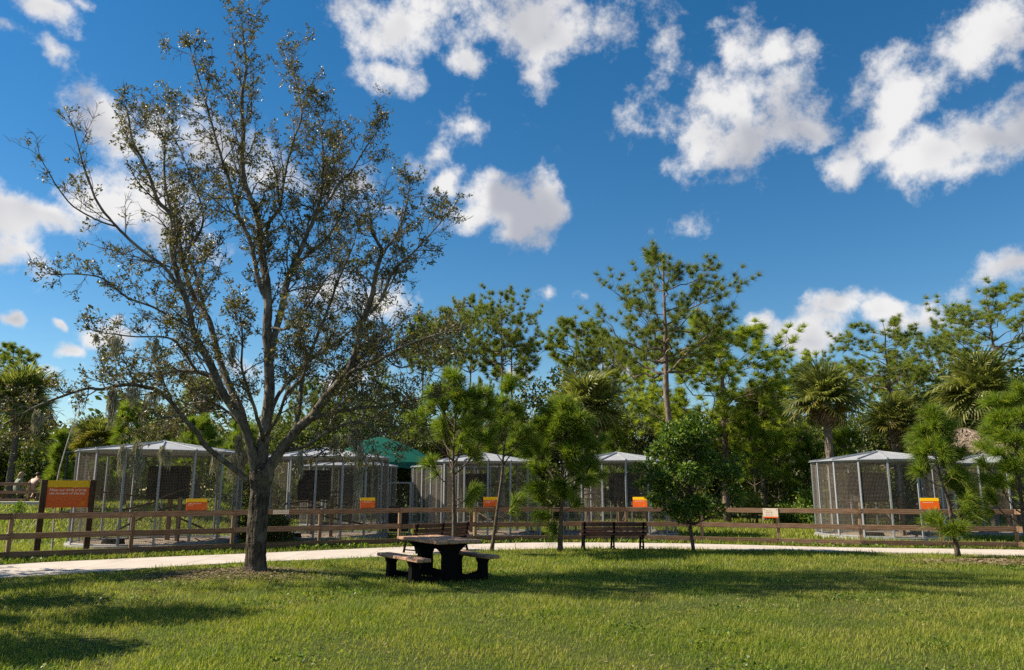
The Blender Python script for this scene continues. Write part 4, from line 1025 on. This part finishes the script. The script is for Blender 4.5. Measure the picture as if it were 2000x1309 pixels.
# plaques on the top rail
for (px, w, h, dz, lab, band) in [(549, .46, .11, 0, 'narrow pale plaque screwed to the top rail beside the oak trunk', False), (1504, .45, .29, -.09, 'pale notice with an orange foot on the fence past the leafy tree', True)]:
    p, d = fence_at(px); a = math.atan2(d.y, d.x); nrm = Vector((d.y, -d.x, 0)); c = p + nrm * .032
    t = thing('plaque', lab, 'sign', (c.x, c.y, 1.055 + dz), a)
    m = MB(); m.bbox((0, 0, 0), (w, .012, h), .003); m.build('plate', MAT['plaque'], t)
    m = MB()
    nl = 2 if not band else 4
    for i in range(nl): word_bars(m, -w * .32, w * (.32 if not band else .12), h * (.22 - (.36 if not band else .17) * i) , h * (.14 if not band else .05), -.0068, srg)
    m.build('lettering', MAT['ink'], t)
    if band:
        m = MB(); m.bbox((0, -.0012, -h * .43), (w, .013, h * .14), .002); m.build('orange_foot', MAT['orange'], t)
    for s in (-1, 1):
        m = MB(); m.tube([(s * w * .42, -.005, h * (.38 if band else 0)), (s * w * .42, -.010, h * (.38 if band else 0))], .012, 8); m.build('screw', MAT['bolt'], t)

# ------------------------------------------------------------------ aviaries
NS = 16
def panel_wire(wd, ht, pitch=.045, th=.0040):
    m = MB()
    for x in np.arange(-wd / 2 + pitch / 2, wd / 2, pitch): m.box((x, 0, ht / 2), (th, th, ht))
    for z in np.arange(pitch / 2, ht, pitch): m.box((0, .004, z), (wd, th, th))
    return m.mesh('wire_panel', MAT['wire'])
AV_LAB = ['wire enclosure with white roof directly behind the big birds of prey board', 'wire enclosure with white roof just past the oak trunk, tallest of its pair',
 'farther small wire enclosure seen through the one past the oak trunk', 'wire enclosure behind the two young pines at the picnic table', 'farther wire enclosure whose edge shows beside the gate',
 'wire enclosure behind the straight bench and the leafy round tree', 'wire enclosure standing alone past the open lawn gap', 'wire enclosure under the thatched roof at the picture edge']
art = random.Random(12)
for idx, ((px, d, r, eave, turn), lab) in enumerate(zip(AVI_SPEC, AV_LAB)):
    cx = AVI[idx][0]
    t = thing('aviary', lab, 'enclosure', (cx, d, 0), turn, 'round wire bird enclosures')
    seg = 2 * r * math.sin(math.pi / NS); ap = r * math.cos(math.pi / NS); peak = eave + .34
    m = MB()                                                     # concrete ring
    for rr in ((r + .09, .0), (r + .09, .10), (r - .07, .10), (r - .07, .0)):
        an = np.arange(48) * 2 * math.pi / 48; m.add(np.stack([rr[0] * np.cos(an), rr[0] * np.sin(an), np.full(48, rr[1])], 1))
    q = []
    for j in range(3): q += [(j * 48 + i, j * 48 + (i + 1) % 48, (j + 1) * 48 + (i + 1) % 48, (j + 1) * 48 + i) for i in range(48)]
    m2 = MB(); m2.add(np.concatenate(m.v), None, q); m2.build('kerb', MAT['concrete_base'], t)
    g = np.random.RandomState(idx + 50); m = MB(); n_r, n_a = 9, 40                 # raked sand
    rr = np.linspace(0, r - .06, n_r)[:, None]; an = np.arange(n_a)[None] * 2 * math.pi / n_a
    zz = .07 + .03 * np.sin(rr * 3 + an * 2) + g.uniform(-.012, .02, (n_r, n_a)) + 0 * an; zz[0] = zz[0].mean()
    Vv = np.stack([rr * np.cos(an), rr * np.sin(an), zz], -1).reshape(-1, 3)
    m.add(Vv, None, [(i * n_a + j, i * n_a + (j + 1) % n_a, (i + 1) * n_a + (j + 1) % n_a, (i + 1) * n_a + j) for i in range(n_r - 1) for j in range(n_a)])
    m.build('sand_floor', MAT['sand'], t, True)
    mp = MB(); mp.bbox((0, 0, (eave + .1) / 2), (.062, .062, eave - .1), .006); mp = mp.mesh('post', MAT['alu'])
    mr_ = MB(); mr_.bbox((0, 0, 0), (seg - .064, .05, .06), .005); mr_ = mr_.mesh('top_rail', MAT['alu'])
    mk = MB(); mk.bbox((0, 0, 0), (seg - .064, .04, .04), .004); mk = mk.mesh('bottom_rail', MAT['alu'])
    mw = panel_wire(seg - .064, eave - .24)
    mo = MB(); ro = r + .10; h2 = ro * math.tan(math.pi / NS) * math.cos(math.pi / NS) * .995; ao = ro * math.cos(math.pi / NS)
    tri = [(0, 0, peak - eave), (ao, -h2, -.015), (ao, h2, -.015)]
    tri2 = [(x, y, z - .014) for (x, y, z) in tri]; mo.add(tri + tri2, [(0, 1, 2), (3, 5, 4)], [(1, 4, 5, 2), (0, 3, 4, 1), (0, 2, 5, 3)]); mo = mo.mesh('roof_panel', MAT['roof'])
    mb_ = MB(); mb_.bar((.05, 0, peak - eave + .016), (r + .08, 0, .012), .04, .035, bev=.004); mb_ = mb_.mesh('roof_rib', MAT['alu'])
    for i in range(NS):
        a = i * 2 * math.pi / NS; am = a + math.pi / NS
        o = obj('post', mp, t, (r * math.cos(a), r * math.sin(a), 0)); o.rotation_euler = (0, 0, a)
        for me, nm, z in ((mr_, 'top_rail', eave - .05), (mk, 'bottom_rail', .13), (mw, 'wire_panel', .16)):
            o = obj(nm, me, t, (ap * math.cos(am), ap * math.sin(am), z)); o.rotation_euler = (0, 0, am + math.pi / 2)
        o = obj('roof_panel', mo, t, (0, 0, eave)); o.rotation_euler = (0, 0, am)
        o = obj('roof_rib', mb_, t, (0, 0, eave)); o.rotation_euler = (0, 0, a)
    m = MB(); m.tube([(0, 0, peak - .01), (0, 0, peak + .05)], .06, 12); m.build('roof_cap', MAT['alu'], t)
    # inside: dark nest box on a timber post, perches, a stump
    ang = art.uniform(-.4, .4) ; bx = art.uniform(-.5, .3)
    m = MB(); m.bbox((bx, .5, eave - .95), (1.05, .8, 1.05), .01); nb = m.build('nest_box', MAT['box'], t)
    m = MB(); m.bbox((bx + .25, .085, eave - 1.02), (.42, .02, .7), .004); m.build('box_opening', MAT['cage_black'], nb)
    m = MB(); m.bbox((bx - .1, .95, (eave - 1.0) / 2 + .03), (.13, .11, eave - 1.06), .01); m.build('box_post', MAT['fence_z'], t)
    m = MB(); m.bbox((bx + .75, -.3, .75), (.11, .11, 1.4), .01); m.build('perch_post', MAT['fence_z'], t)
    for k in range(4):
        a0, a1 = art.uniform(0, 6.28), art.uniform(0, 6.28); z0, z1 = art.uniform(.3, 1.6), art.uniform(.9, 2.0); r_ = r * .72
        P = spline([(r_ * math.cos(a0), r_ * math.sin(a0), z0), (r_ * .2 * art.uniform(-1, 1), r_ * .2, (z0 + z1) / 2 + art.uniform(-.2, .3)), (r_ * math.cos(a1), r_ * math.sin(a1), z1)], 9)
        m = MB(); m.tube(P, np.linspace(.035, .02, 9), 7); m.build('perch_branch', MAT['young_bark'], t)
    m = MB(); m.tube([(-.9, -.9, .05), (-.9, -.9, .22)], (.34, .30), 18); m.build('water_bowl', MAT['black'], t)

# gate between two enclosures
t = thing('gate', 'low mesh gate between two enclosures left of the picnic table pines', 'gate', (at(780, 955, 29).x, 29, 0))
for s in (-1, 1):
    m = MB(); m.bbox((s * .42, 0, .98), (.07, .07, 1.96), .006); m.build('post', MAT['alu'], t)
m = MB(); m.bbox((0, 0, 1.93), (.77, .05, .06), .005); m.build('top_rail', MAT['alu'], t)
m = MB(); m.bbox((0, 0, .12), (.77, .05, .05), .005); m.build('bottom_rail', MAT['alu'], t)
m = MB(); m.bbox((0, .03, .62), (.74, .02, .9), .004); m.build('lower_panel', MAT['cage_black'], t)
obj('wire_panel', panel_wire(.77, 1.72), t, (0, 0, .16))

# black cage frame behind the big board
c = at(146, 955, 33); t = thing('cage_frame', 'black steel cage frame behind the big birds of prey board', 'enclosure', (c.x, 33, float(gz(c.x, 33))))
for x in (-.45, .42, 1.3):
    m = MB(); m.bbox((x, 0, 1.35), (.06, .06, 2.7), .006); m.build('post', MAT['cage_black'], t)
for z in (2.66, 1.5, .2):
    m = MB(); m.bbox((.425, -.06, z), (1.86, .05, .06), .005); m.build('rail', MAT['cage_black'], t)
# yellow warning sign on an enclosure post
c = at(1055, 975, 27.3); t = thing('warning_sign', 'tiny yellow warning sign beside the fullest young pine', 'sign', (c.x, 27.3, 0))
m = MB(); m.bbox((0, 0, c.z), (.13, .01, .20), .003); m.build('plate', MAT['yellow'], t)
m = MB(); m.tube([(0, -.006, c.z + .03), (0, -.008, c.z + .03)], .03, 10); m.box((0, -.0065, c.z - .05), (.07, .002, .02)); m.build('mark', MAT['ink'], t)
m = MB(); m.bbox((0, .03, (c.z + .1) / 2), (.04, .04, c.z + .1), .004); m.build('stake', MAT['alu'], t)

# ------------------------------------------------------------------ green canopy, thatched hut
cy_ = 44.0; c = at(738, 955, cy_); k = cy_ / 1500
t = thing('canopy_tent', 'green canvas canopy roof showing over the enclosures beyond the oak', 'canopy', (c.x, cy_, 0), .25)
hw, hd, ez, pz = 2.9, 2.7, at(738, 905, cy_).z, at(738, 853, cy_).z
m = MB(); n_ = 13
def cz(u, v): 
    e = max(abs(u), abs(v)); return ez + (pz - ez) * (1 - e ** 1.5) ** .9 - .06 * math.sin(math.pi * e) * (1 - abs(abs(u) - abs(v)))
U = np.linspace(-1, 1, n_); Vv = [(u * hw, v * hd, cz(u, v)) for v in U for u in U]
m.add(Vv, None, [(j * n_ + i, j * n_ + i + 1, (j + 1) * n_ + i + 1, (j + 1) * n_ + i) for j in range(n_ - 1) for i in range(n_ - 1)]); m.build('roof_canvas', MAT['canvas'], t, True)
for (ax, s) in ((0, -1), (0, 1), (1, -1), (1, 1)):
    m = MB(); kk = 25; P = []
    for i in range(kk):
        f = -1 + 2 * i / (kk - 1); x, y = ((f * hw, s * hd) if ax == 0 else (s * hw, f * hd)); dr = .30 + .07 * abs(math.sin(f * 9))
        P += [(x * 1.004, y * 1.004, ez), (x * 1.006, y * 1.006, ez - dr)]
    m.add(P, None, [(2 * i, 2 * i + 1, 2 * i + 3, 2 * i + 2) for i in range(kk - 1)]); m.build('valance', MAT['canvas'], t)
for sx in (-1, 1):
    for sy in (-1, 1):
        m = MB(); m.tube([(sx * hw * .98, sy * hd * .98, 0), (sx * hw * .98, sy * hd * .98, ez - .01)], .05, 10); m.build('pole', MAT['alu'], t)
cy_ = 41.0; c = at(1893, 955, cy_)
t = thing('thatched_hut', 'round hut with grey-brown palm thatch roof behind the young pine', 'hut', (c.x, cy_, 0))
pz, ez, hr = at(1893, 836, cy_).z, at(1752, 908, cy_).z, 3.9
g = np.random.RandomState(5)
m = MB(); an = np.arange(28) * 2 * math.pi / 28
for (rr, z) in ((.05, pz), (hr * .5, (pz + ez) / 2 + .05), (hr, ez)): m.add(np.stack([rr * np.cos(an), rr * np.sin(an), np.full(28, z)], 1))
m2 = MB(); m2.add(np.concatenate(m.v), None, [(j * 28 + i, j * 28 + (i + 1) % 28, (j + 1) * 28 + (i + 1) % 28, (j + 1) * 28 + i) for j in range(2) for i in range(28)]); rf = m2.build('roof', MAT['thatch'], t)
n = 9000; f = np.sqrt(g.uniform(0, 1, n)); a = g.uniform(0, 6.28, n); rr = hr * f * .97; z = pz + (ez - pz) * f + .06
P = np.stack([rr * np.cos(a), rr * np.sin(a), z], 1); sl = math.atan2(pz - ez, hr); D = unit(np.stack([np.cos(a) * math.cos(sl), np.sin(a) * math.cos(sl), np.full(n, -math.sin(sl))], 1) + g.normal(0, .16, (n, 3)))
v, q = leaf_quads(P, D, g.uniform(.25, .5, n), .12, .02); m = MB(); m.add(v, None, q); o = m.build('thatch', MAT['thatch'], rf); o['kind'] = 'stuff'
for i in range(6):
    a = i * math.pi / 3 + .3; m = MB(); m.tube([(hr * .8 * math.cos(a), hr * .8 * math.sin(a), 0), (hr * .8 * math.cos(a), hr * .8 * math.sin(a), ez + .35)], .09, 10); m.build('pole', MAT['young_bark'], t)

# ------------------------------------------------------------------ picnic table
ta = math.atan2(-.85, .53); tz = float(gz(-1.45, 15.4))
t = thing('picnic_table', 'picnic table with thick brown planks on black pedestal legs and attached seats', 'table', (-1.45, 15.4, tz), ta)
trg = random.Random(2)
for i in range(4):                       # table top planks, local x along the table
    m = MB(); m.bbox((trg.uniform(-.012, .012), -.345 + .23 * i, .735), (1.86, .218, .062), .012); m.build('top_plank', MAT['table_wood'], t)
for s in (-1, 1):
    for i in range(2):
        m = MB(); m.bbox((trg.uniform(-.012, .012), s * .72 + (i - .5) * .148, .435), (1.86, .140, .062), .012); m.build('seat_plank', MAT['table_wood'], t)
for x in (-.52, .52):
    m = MB()
    def slab(m, prof, xc, th):
        """prof: outline (y, z) counter-clockwise; extruded along x"""
        n = len(prof); v = [(xc - th / 2, y, z) for y, z in prof] + [(xc + th / 2, y, z) for y, z in prof]
        cen0, cen1 = len(v), len(v) + 1; cy = sum(p[0] for p in prof) / n; cz_ = sum(p[1] for p in prof) / n
        v += [(xc - th / 2, cy, cz_), (xc + th / 2, cy, cz_)]
        m.add(v, [(cen0, (i + 1) % n, i) for i in range(n)] + [(cen1, n + i, n + (i + 1) % n) for i in range(n)], [(i, (i + 1) % n, n + (i + 1) % n, n + i) for i in range(n)])
    slab(m, [(-.17, 0), (.17, 0), (.14, .05), (.13, .45), (.17, .55), (.26, .64), (.36, .70), (-.36, .70), (-.26, .64), (-.17, .55), (-.13, .45), (-.14, .05)], x, .17)
    m.build('pedestal', MAT['black'], t)
    for s in (-1, 1):
        m = MB(); slab(m, [(s * .72 - .085, 0), (s * .72 + .085, 0), (s * .72 + .075, .30), (s * .72 + .12, .40), (s * .72 - .12, .40), (s * .72 - .075, .30)], x, .15); m.build('seat_leg', MAT['black'], t)
        m = MB(); lo, hi = (.155, .63) if s > 0 else (-.63, -.155)
        slab(m, [(lo, .02), (hi, .02), (hi, .16), (hi - .1 * 1, .11), (lo + .1, .11), (lo, .16)], x, .13); m.build('base_beam', MAT['black'], t)
m = MB(); m.bar((-.42, 0, .36), (-.05, 0, .69), .05, .05, bev=.005); m.build('brace', MAT['black'], t)
m = MB(); m.bar((.42, 0, .36), (.05, 0, .69), .05, .05, bev=.005); m.build('brace', MAT['black'], t)

# ------------------------------------------------------------------ benches (they face the path)
def bench(label, c, rz, w):
    t = thing('park_bench', label, 'bench', (c.x, c.y, float(gz(c.x, c.y))), rz)
    lean = R(-12)
    for i in range(3):
        m = MB(); M = Matrix.Rotation(lean, 4, 'X'); z = .475 + .124 * i
        m.bbox((0, .02 - .045 * i * .55, z), (w, .035, .108), .008, M=M); m.build('back_slat', MAT['bench_wood'], t)
    for i in range(4):
        m = MB(); m.bbox((0, .10 + .105 * i, .425 + .006 * i), (w, .096, .035), .008); m.build('seat_slat', MAT['bench_wood'], t)
    for x in (-w / 2 + .10, 0, w / 2 - .10):
        m = MB(); m.bar((x, .055, .36), (x, -.075, .79), .055, .03, bev=.005); m.build('back_support', MAT['black'], t)
        m = MB(); m.bar((x - .02, -.08, 0), (x, .10, .41), .05, .05, bev=.006); m.build('leg', MAT['black'], t)
        m = MB(); m.bar((x - .02, .50, 0), (x, .42, .41), .05, .05, bev=.006); m.build('leg', MAT['black'], t)
        m = MB(); m.bbox((x, .25, .385), (.05, .5, .04), .005); m.build('seat_bearer', MAT['black'], t)
        m = MB(); m.bbox((x - .015, .22, .10), (.035, .5, .03), .005); m.build('foot_bar', MAT['black'], t)
pb = gp(1200, 1076.5); bench('straight park bench seen from behind, with dark slatted back, beside the fullest young pine', pb, 0.02, 1.86)
a_, b_ = gp(800, 1084), gp(921, 1075); d = b_ - a_
bench('angled park bench behind the picnic table, with dark slatted back and brown top slat', (a_ + b_) / 2, math.atan2(d.y, d.x), 2.0)

# ------------------------------------------------------------------ small plants near the fence
def shrub(name, label, c, r, h, leaf, n, mat, seed, stems=6):
    t = thing(name, label, 'shrub', c); g = np.random.RandomState(seed); spec = []
    for i in range(14): a = g.uniform(0, 6.28); q = r * math.sqrt(g.uniform(0, 1)) * .75; spec.append((q * math.cos(a), q * math.sin(a), g.uniform(.25, .85) * h, r * g.uniform(.3, .45)))
    m = MB()
    for (x, y, z, rr) in spec[:stems]: m.tube(spline([(x * .1, y * .1, 0), (x * .6, y * .6, z * .5), (x, y, z)], 5), np.linspace(.02, .008, 5), 5)
    m.build('stem', MAT['young_bark'], t)
    obj('foliage', clump_crown(seed + 1, spec, leaf, n / (14 * (.37 * r) ** 2), 'foliage', mat), t)
c = at(540, 955, 24.6); shrub('shrub', 'dark low bush behind the fence beside the oak trunk', (c.x, 24.6, 0), .85, 1.0, .09, 3800, MAT['leaf_dark'], 61)
c = at(470, 955, 25.0); shrub('shrub', 'dark low bush behind the fence, half hidden by the oak trunk', (c.x + .1, 26.2, 0), .7, .95, .09, 3000, MAT['leaf_dark'], 63)
c = at(1660, 955, 34.0); shrub('shrub', 'tall shrub with yellow-green leaves behind the lone enclosure corner', (at(1590, 955, 36).x, 36, 0), 1.3, 1.9, .16, 2600, MAT['leaf_mid'], 65)
c = at(1462, 955, 37.0); shrub('shrub', 'yellow-leaved young shrub at the back of the lawn gap', (at(1462, 955, 37).x, 37, 0), .7, 2.0, .2, 420, MAT['leaf_yellow'], 67)
c = at(1550, 955, 37.0); shrub('shrub', 'low green shrub on the back edge of the lawn gap', (at(1545, 955, 37.5).x, 37.5, 0), 1.0, 1.0, .12, 2200, MAT['leaf_mid'], 69)
c = at(35, 955, 30); shrub('shrub', 'small weedy shrub in front of the far railing', (at(38, 955, 33).x, 33, float(gz(at(38, 955, 33).x, 33))), .35, .7, .08, 500, MAT['leaf_mid'], 71)
# pale leaning sapling
t = thing('sapling', 'bare pale leaning sapling rising behind the big birds of prey board', 'tree', gp(101, 1078))
q0 = np.array(gp(101, 1078)); Y0 = q0[1]
P = [np.array(at(x, y, Y0 + .3 * i)) - q0 for i, (x, y) in enumerate([(101, 1078), (106, 1010), (112, 938), (124, 890), (136, 850), (146, 818), (150, 790)])]
m = MB(); m.tube(spline(P, 16), np.linspace(.028, .010, 16), 7); m.build('trunk', MAT['stick'], t)
g = np.random.RandomState(8); m = MB(); LPs, LDs = [], []
for i in range(14):
    p = spline(P, 16)[g.randint(9, 16)]; e = unit(np.array((g.normal(), g.normal(), 1.0))); q = p + e * g.uniform(.2, .6); m.tube(np.array([p, q]), (.006, .003), 3, False)
    if g.uniform() < .5:
        for _ in range(5): LPs.append(q + g.normal(0, .04, 3)); LDs.append(unit(e + g.normal(0, .6, 3)))
m.build('twigs', MAT['stick'], t)
v, q = leaf_quads(np.array(LPs), np.array(LDs), g.uniform(.05, .09, len(LPs)), .5, .05); m = MB(); m.add(v, None, q); m.build('crown', MAT['leaf_mid'], t)

# ------------------------------------------------------------------ far railing, bench and the two seated people
RY = 37.5
def lz(x, y): return float(gz(x, y))
xr0, xr1 = at(-60, 955, RY).x, at(56, 955, RY).x
t = thing('timber_railing', 'short timber railing in front of the two seated people', 'fence', (0, 0, 0))
zr = at(30, 979, RY).z
xsr = [xr1 - 2.4 * i for i in range(3)]
for x in xsr:
    m = MB(); m.bbox((0, 0, .38), (.11, .11, 1.0), .008); m.build('post', MAT['fence_z'], t, loc=(x, RY, zr))
for i in range(2):
    for z in (.80, .42, .06):
        m = MB(); m.bbox((0, 0, 0), (2.4 - .01, .05, .14), .006); m.build('rail', MAT['fence'], t, loc=((xsr[i] + xsr[i + 1]) / 2, RY - .085, zr + z))
m = MB(); m.bbox((xr1 - 3.0, RY - .6, zr - .10), (9.0, .7, .18), .01); tag(m.build('far_path', MAT['path']), 'pale edge of a far path below the seated people', kind='structure')

def person(name, label, loc, rz, joints, edges, zones, hair):
    """one continuous body: joints {name: (x, y, z, radius)}, skinned; zones colour the body by function"""
    me = bpy.data.meshes.new(name); keys = list(joints)
    me.from_pydata([joints[k][:3] for k in keys], [(keys.index(a), keys.index(b)) for a, b in edges], [])
    o = bpy.data.objects.new(name, me); C.objects.link(o)
    o.modifiers.new('skin', 'SKIN'); 
    for i, k in enumerate(keys):
        sv = me.skin_vertices[0].data[i]; sv.radius = (joints[k][3], joints[k][3]); sv.use_root = (k == 'pelvis')
    sb = o.modifiers.new('sub', 'SUBSURF'); sb.levels = 2; sb.render_levels = 2
    dg = bpy.context.evaluated_depsgraph_get(); new = bpy.data.meshes.new_from_object(o.evaluated_get(dg)); bpy.data.objects.remove(o)
    mats = []
    for p in new.polygons:
        mt = zones(p.center)
        if mt not in mats: mats.append(mt)
        p.material_index = mats.index(mt); p.use_smooth = True
    new.materials.clear()
    idx = [p.material_index for p in new.polygons]
    for k in mats: new.materials.append(MAT[k])
    for p, i in zip(new.polygons, idx): p.material_index = i
    t = thing(name, label, 'person', loc, rz); obj('body', new, t)
    for (nm, c, s, mk) in hair:
        bm_ = MB(); u = np.linspace(0, math.pi, 9); w = np.linspace(0, 2 * math.pi, 14, endpoint=False)
        V = np.stack([np.outer(np.sin(u), np.cos(w)), np.outer(np.sin(u), np.sin(w)), np.outer(np.cos(u), np.ones(14))], -1).reshape(-1, 3)
        V = V * (1 + .05 * np.sin(V[:, :1] * 9 + V[:, 1:2] * 7)) * np.array(s) + np.array(c)
        bm_.add(V, None, [(i * 14 + j, i * 14 + (j + 1) % 14, (i + 1) * 14 + (j + 1) % 14, (i + 1) * 14 + j) for i in range(8) for j in range(14)]); bm_.build(nm, MAT[mk], t, True)
    return t
MAT['skin'] = plain('skin', (.50, .27, .18), .5, var=.08, bump=0)
MAT['olive_shirt'] = plain('olive_shirt', (.22, .24, .17), .9)
MAT['blue_top'] = plain('blue_top', (.012, .035, .30), .8)
MAT['dark_shorts'] = plain('dark_shorts', (.012, .014, .018), .9)
MAT['shoe'] = plain('white_shoe', (.55, .55, .56), .7)
MAT['blonde'] = plain('blonde_hair', (.34, .22, .12), .6, var=.3, scale=30)
MAT['brown_hair'] = plain('brown_hair', (.06, .035, .022), .6, var=.3, scale=30)
# seated facing away (+y), hands forward; pelvis at seat height
def seated(spread=0.0, lean=.18, feet=.5):
    J = {'pelvis': (0, 0, .50, .15), 'waist': (0, .02, .68, .135), 'chest': (0, .06 + lean * .3, .90, .16), 'neck': (0, .10 + lean * .4, 1.08, .06), 'head': (0, .13 + lean * .5, 1.20, .085), 'crown': (0, .13 + lean * .5, 1.28, .075)}
    E = [('pelvis', 'waist'), ('waist', 'chest'), ('chest', 'neck'), ('neck', 'head'), ('head', 'crown')]
    for s, n in ((-1, 'l'), (1, 'r')):
        J.update({n + 'sh': (s * .17, .06 + lean * .3, 1.0, .065), n + 'el': (s * (.24 + spread), .10 + lean * .3 - spread * .4, .76 + spread * .1, .046), n + 'wr': (s * (.16 + spread * .35), .40, .76, .034), n + 'ha': (s * .13, .48, .76, .034), n + 'fi': (s * .11, .56, .755, .016), n + 'th': (s * .08, .49, .775, .013),
                  n + 'hip': (s * .10, .06, .48, .10), n + 'kn': (s * .13, .46, .50, .068), n + 'an': (s * .13, .46 - feet, .09, .042), n + 'to': (s * .14, .60 - feet, .045, .035)})
        E += [('chest', n + 'sh'), (n + 'sh', n + 'el'), (n + 'el', n + 'wr'), (n + 'wr', n + 'ha'), (n + 'ha', n + 'fi'), (n + 'ha', n + 'th'), ('pelvis', n + 'hip'), (n + 'hip', n + 'kn'), (n + 'kn', n + 'an'), (n + 'an', n + 'to')]
    return J, E
PY = RY + .75; sy = zr + .02
def zone1(c):
    if c.z > 1.06: return 'skin'
    if c.z > .50 and (c.y < .3 or c.z > .62) and abs(c.x) < .33 and not (c.y > .30): return 'olive_shirt'
    if c.z > .36 and c.z < .64 and c.y > -.25 and abs(c.x) < .26 and c.z < .62: return 'dark_shorts'
    return 'shoe' if c.z < .11 else 'skin'
def zone2(c):
    if c.z > 1.075: return 'skin'
    if c.z > .50 and abs(c.x) < (.20 if c.z > .8 else .19) and c.y < (.42 if c.z > .8 else .3): return 'blue_top'
    if .36 < c.z <= .62 and abs(c.x) < .26: return 'dark_shorts'
    return 'shoe' if c.z < .11 else 'skin'
J, E = seated(.0, .25, .45)
x1 = at(30, 955, PY).x
person('person', 'seated person in an olive-green shirt and dark shorts with blonde hair, seen from behind', (x1, PY, sy), -.5, J, E, zone1, [('hair', (0, .20, 1.265, ), (.105, .115, .115), 'blonde'), ('hair_tail', (0, .09, 1.16), (.055, .05, .11), 'blonde')])
J, E = seated(.16, .45, .3)
x2 = at(54, 955, PY).x
person('person', 'seated person in a sleeveless blue top with elbows spread, leaning forward', (x2 + .05, PY + .25, sy), -.1, J, E, zone2, [('hair', (0, .315, 1.275), (.10, .11, .105), 'brown_hair')])
t = thing('plain_bench', 'low timber bench under the two seated people', 'bench', ((x1 + x2) / 2, PY, sy))
m = MB(); m.bbox((0, .02, .375), (2.2, .34, .05), .008); m.build('seat', MAT['fence'], t)
for s in (-1, 1):
    m = MB(); m.bbox((s * .85, .02, .17), (.08, .30, .36), .008); m.build('leg', MAT['fence_z'], t)
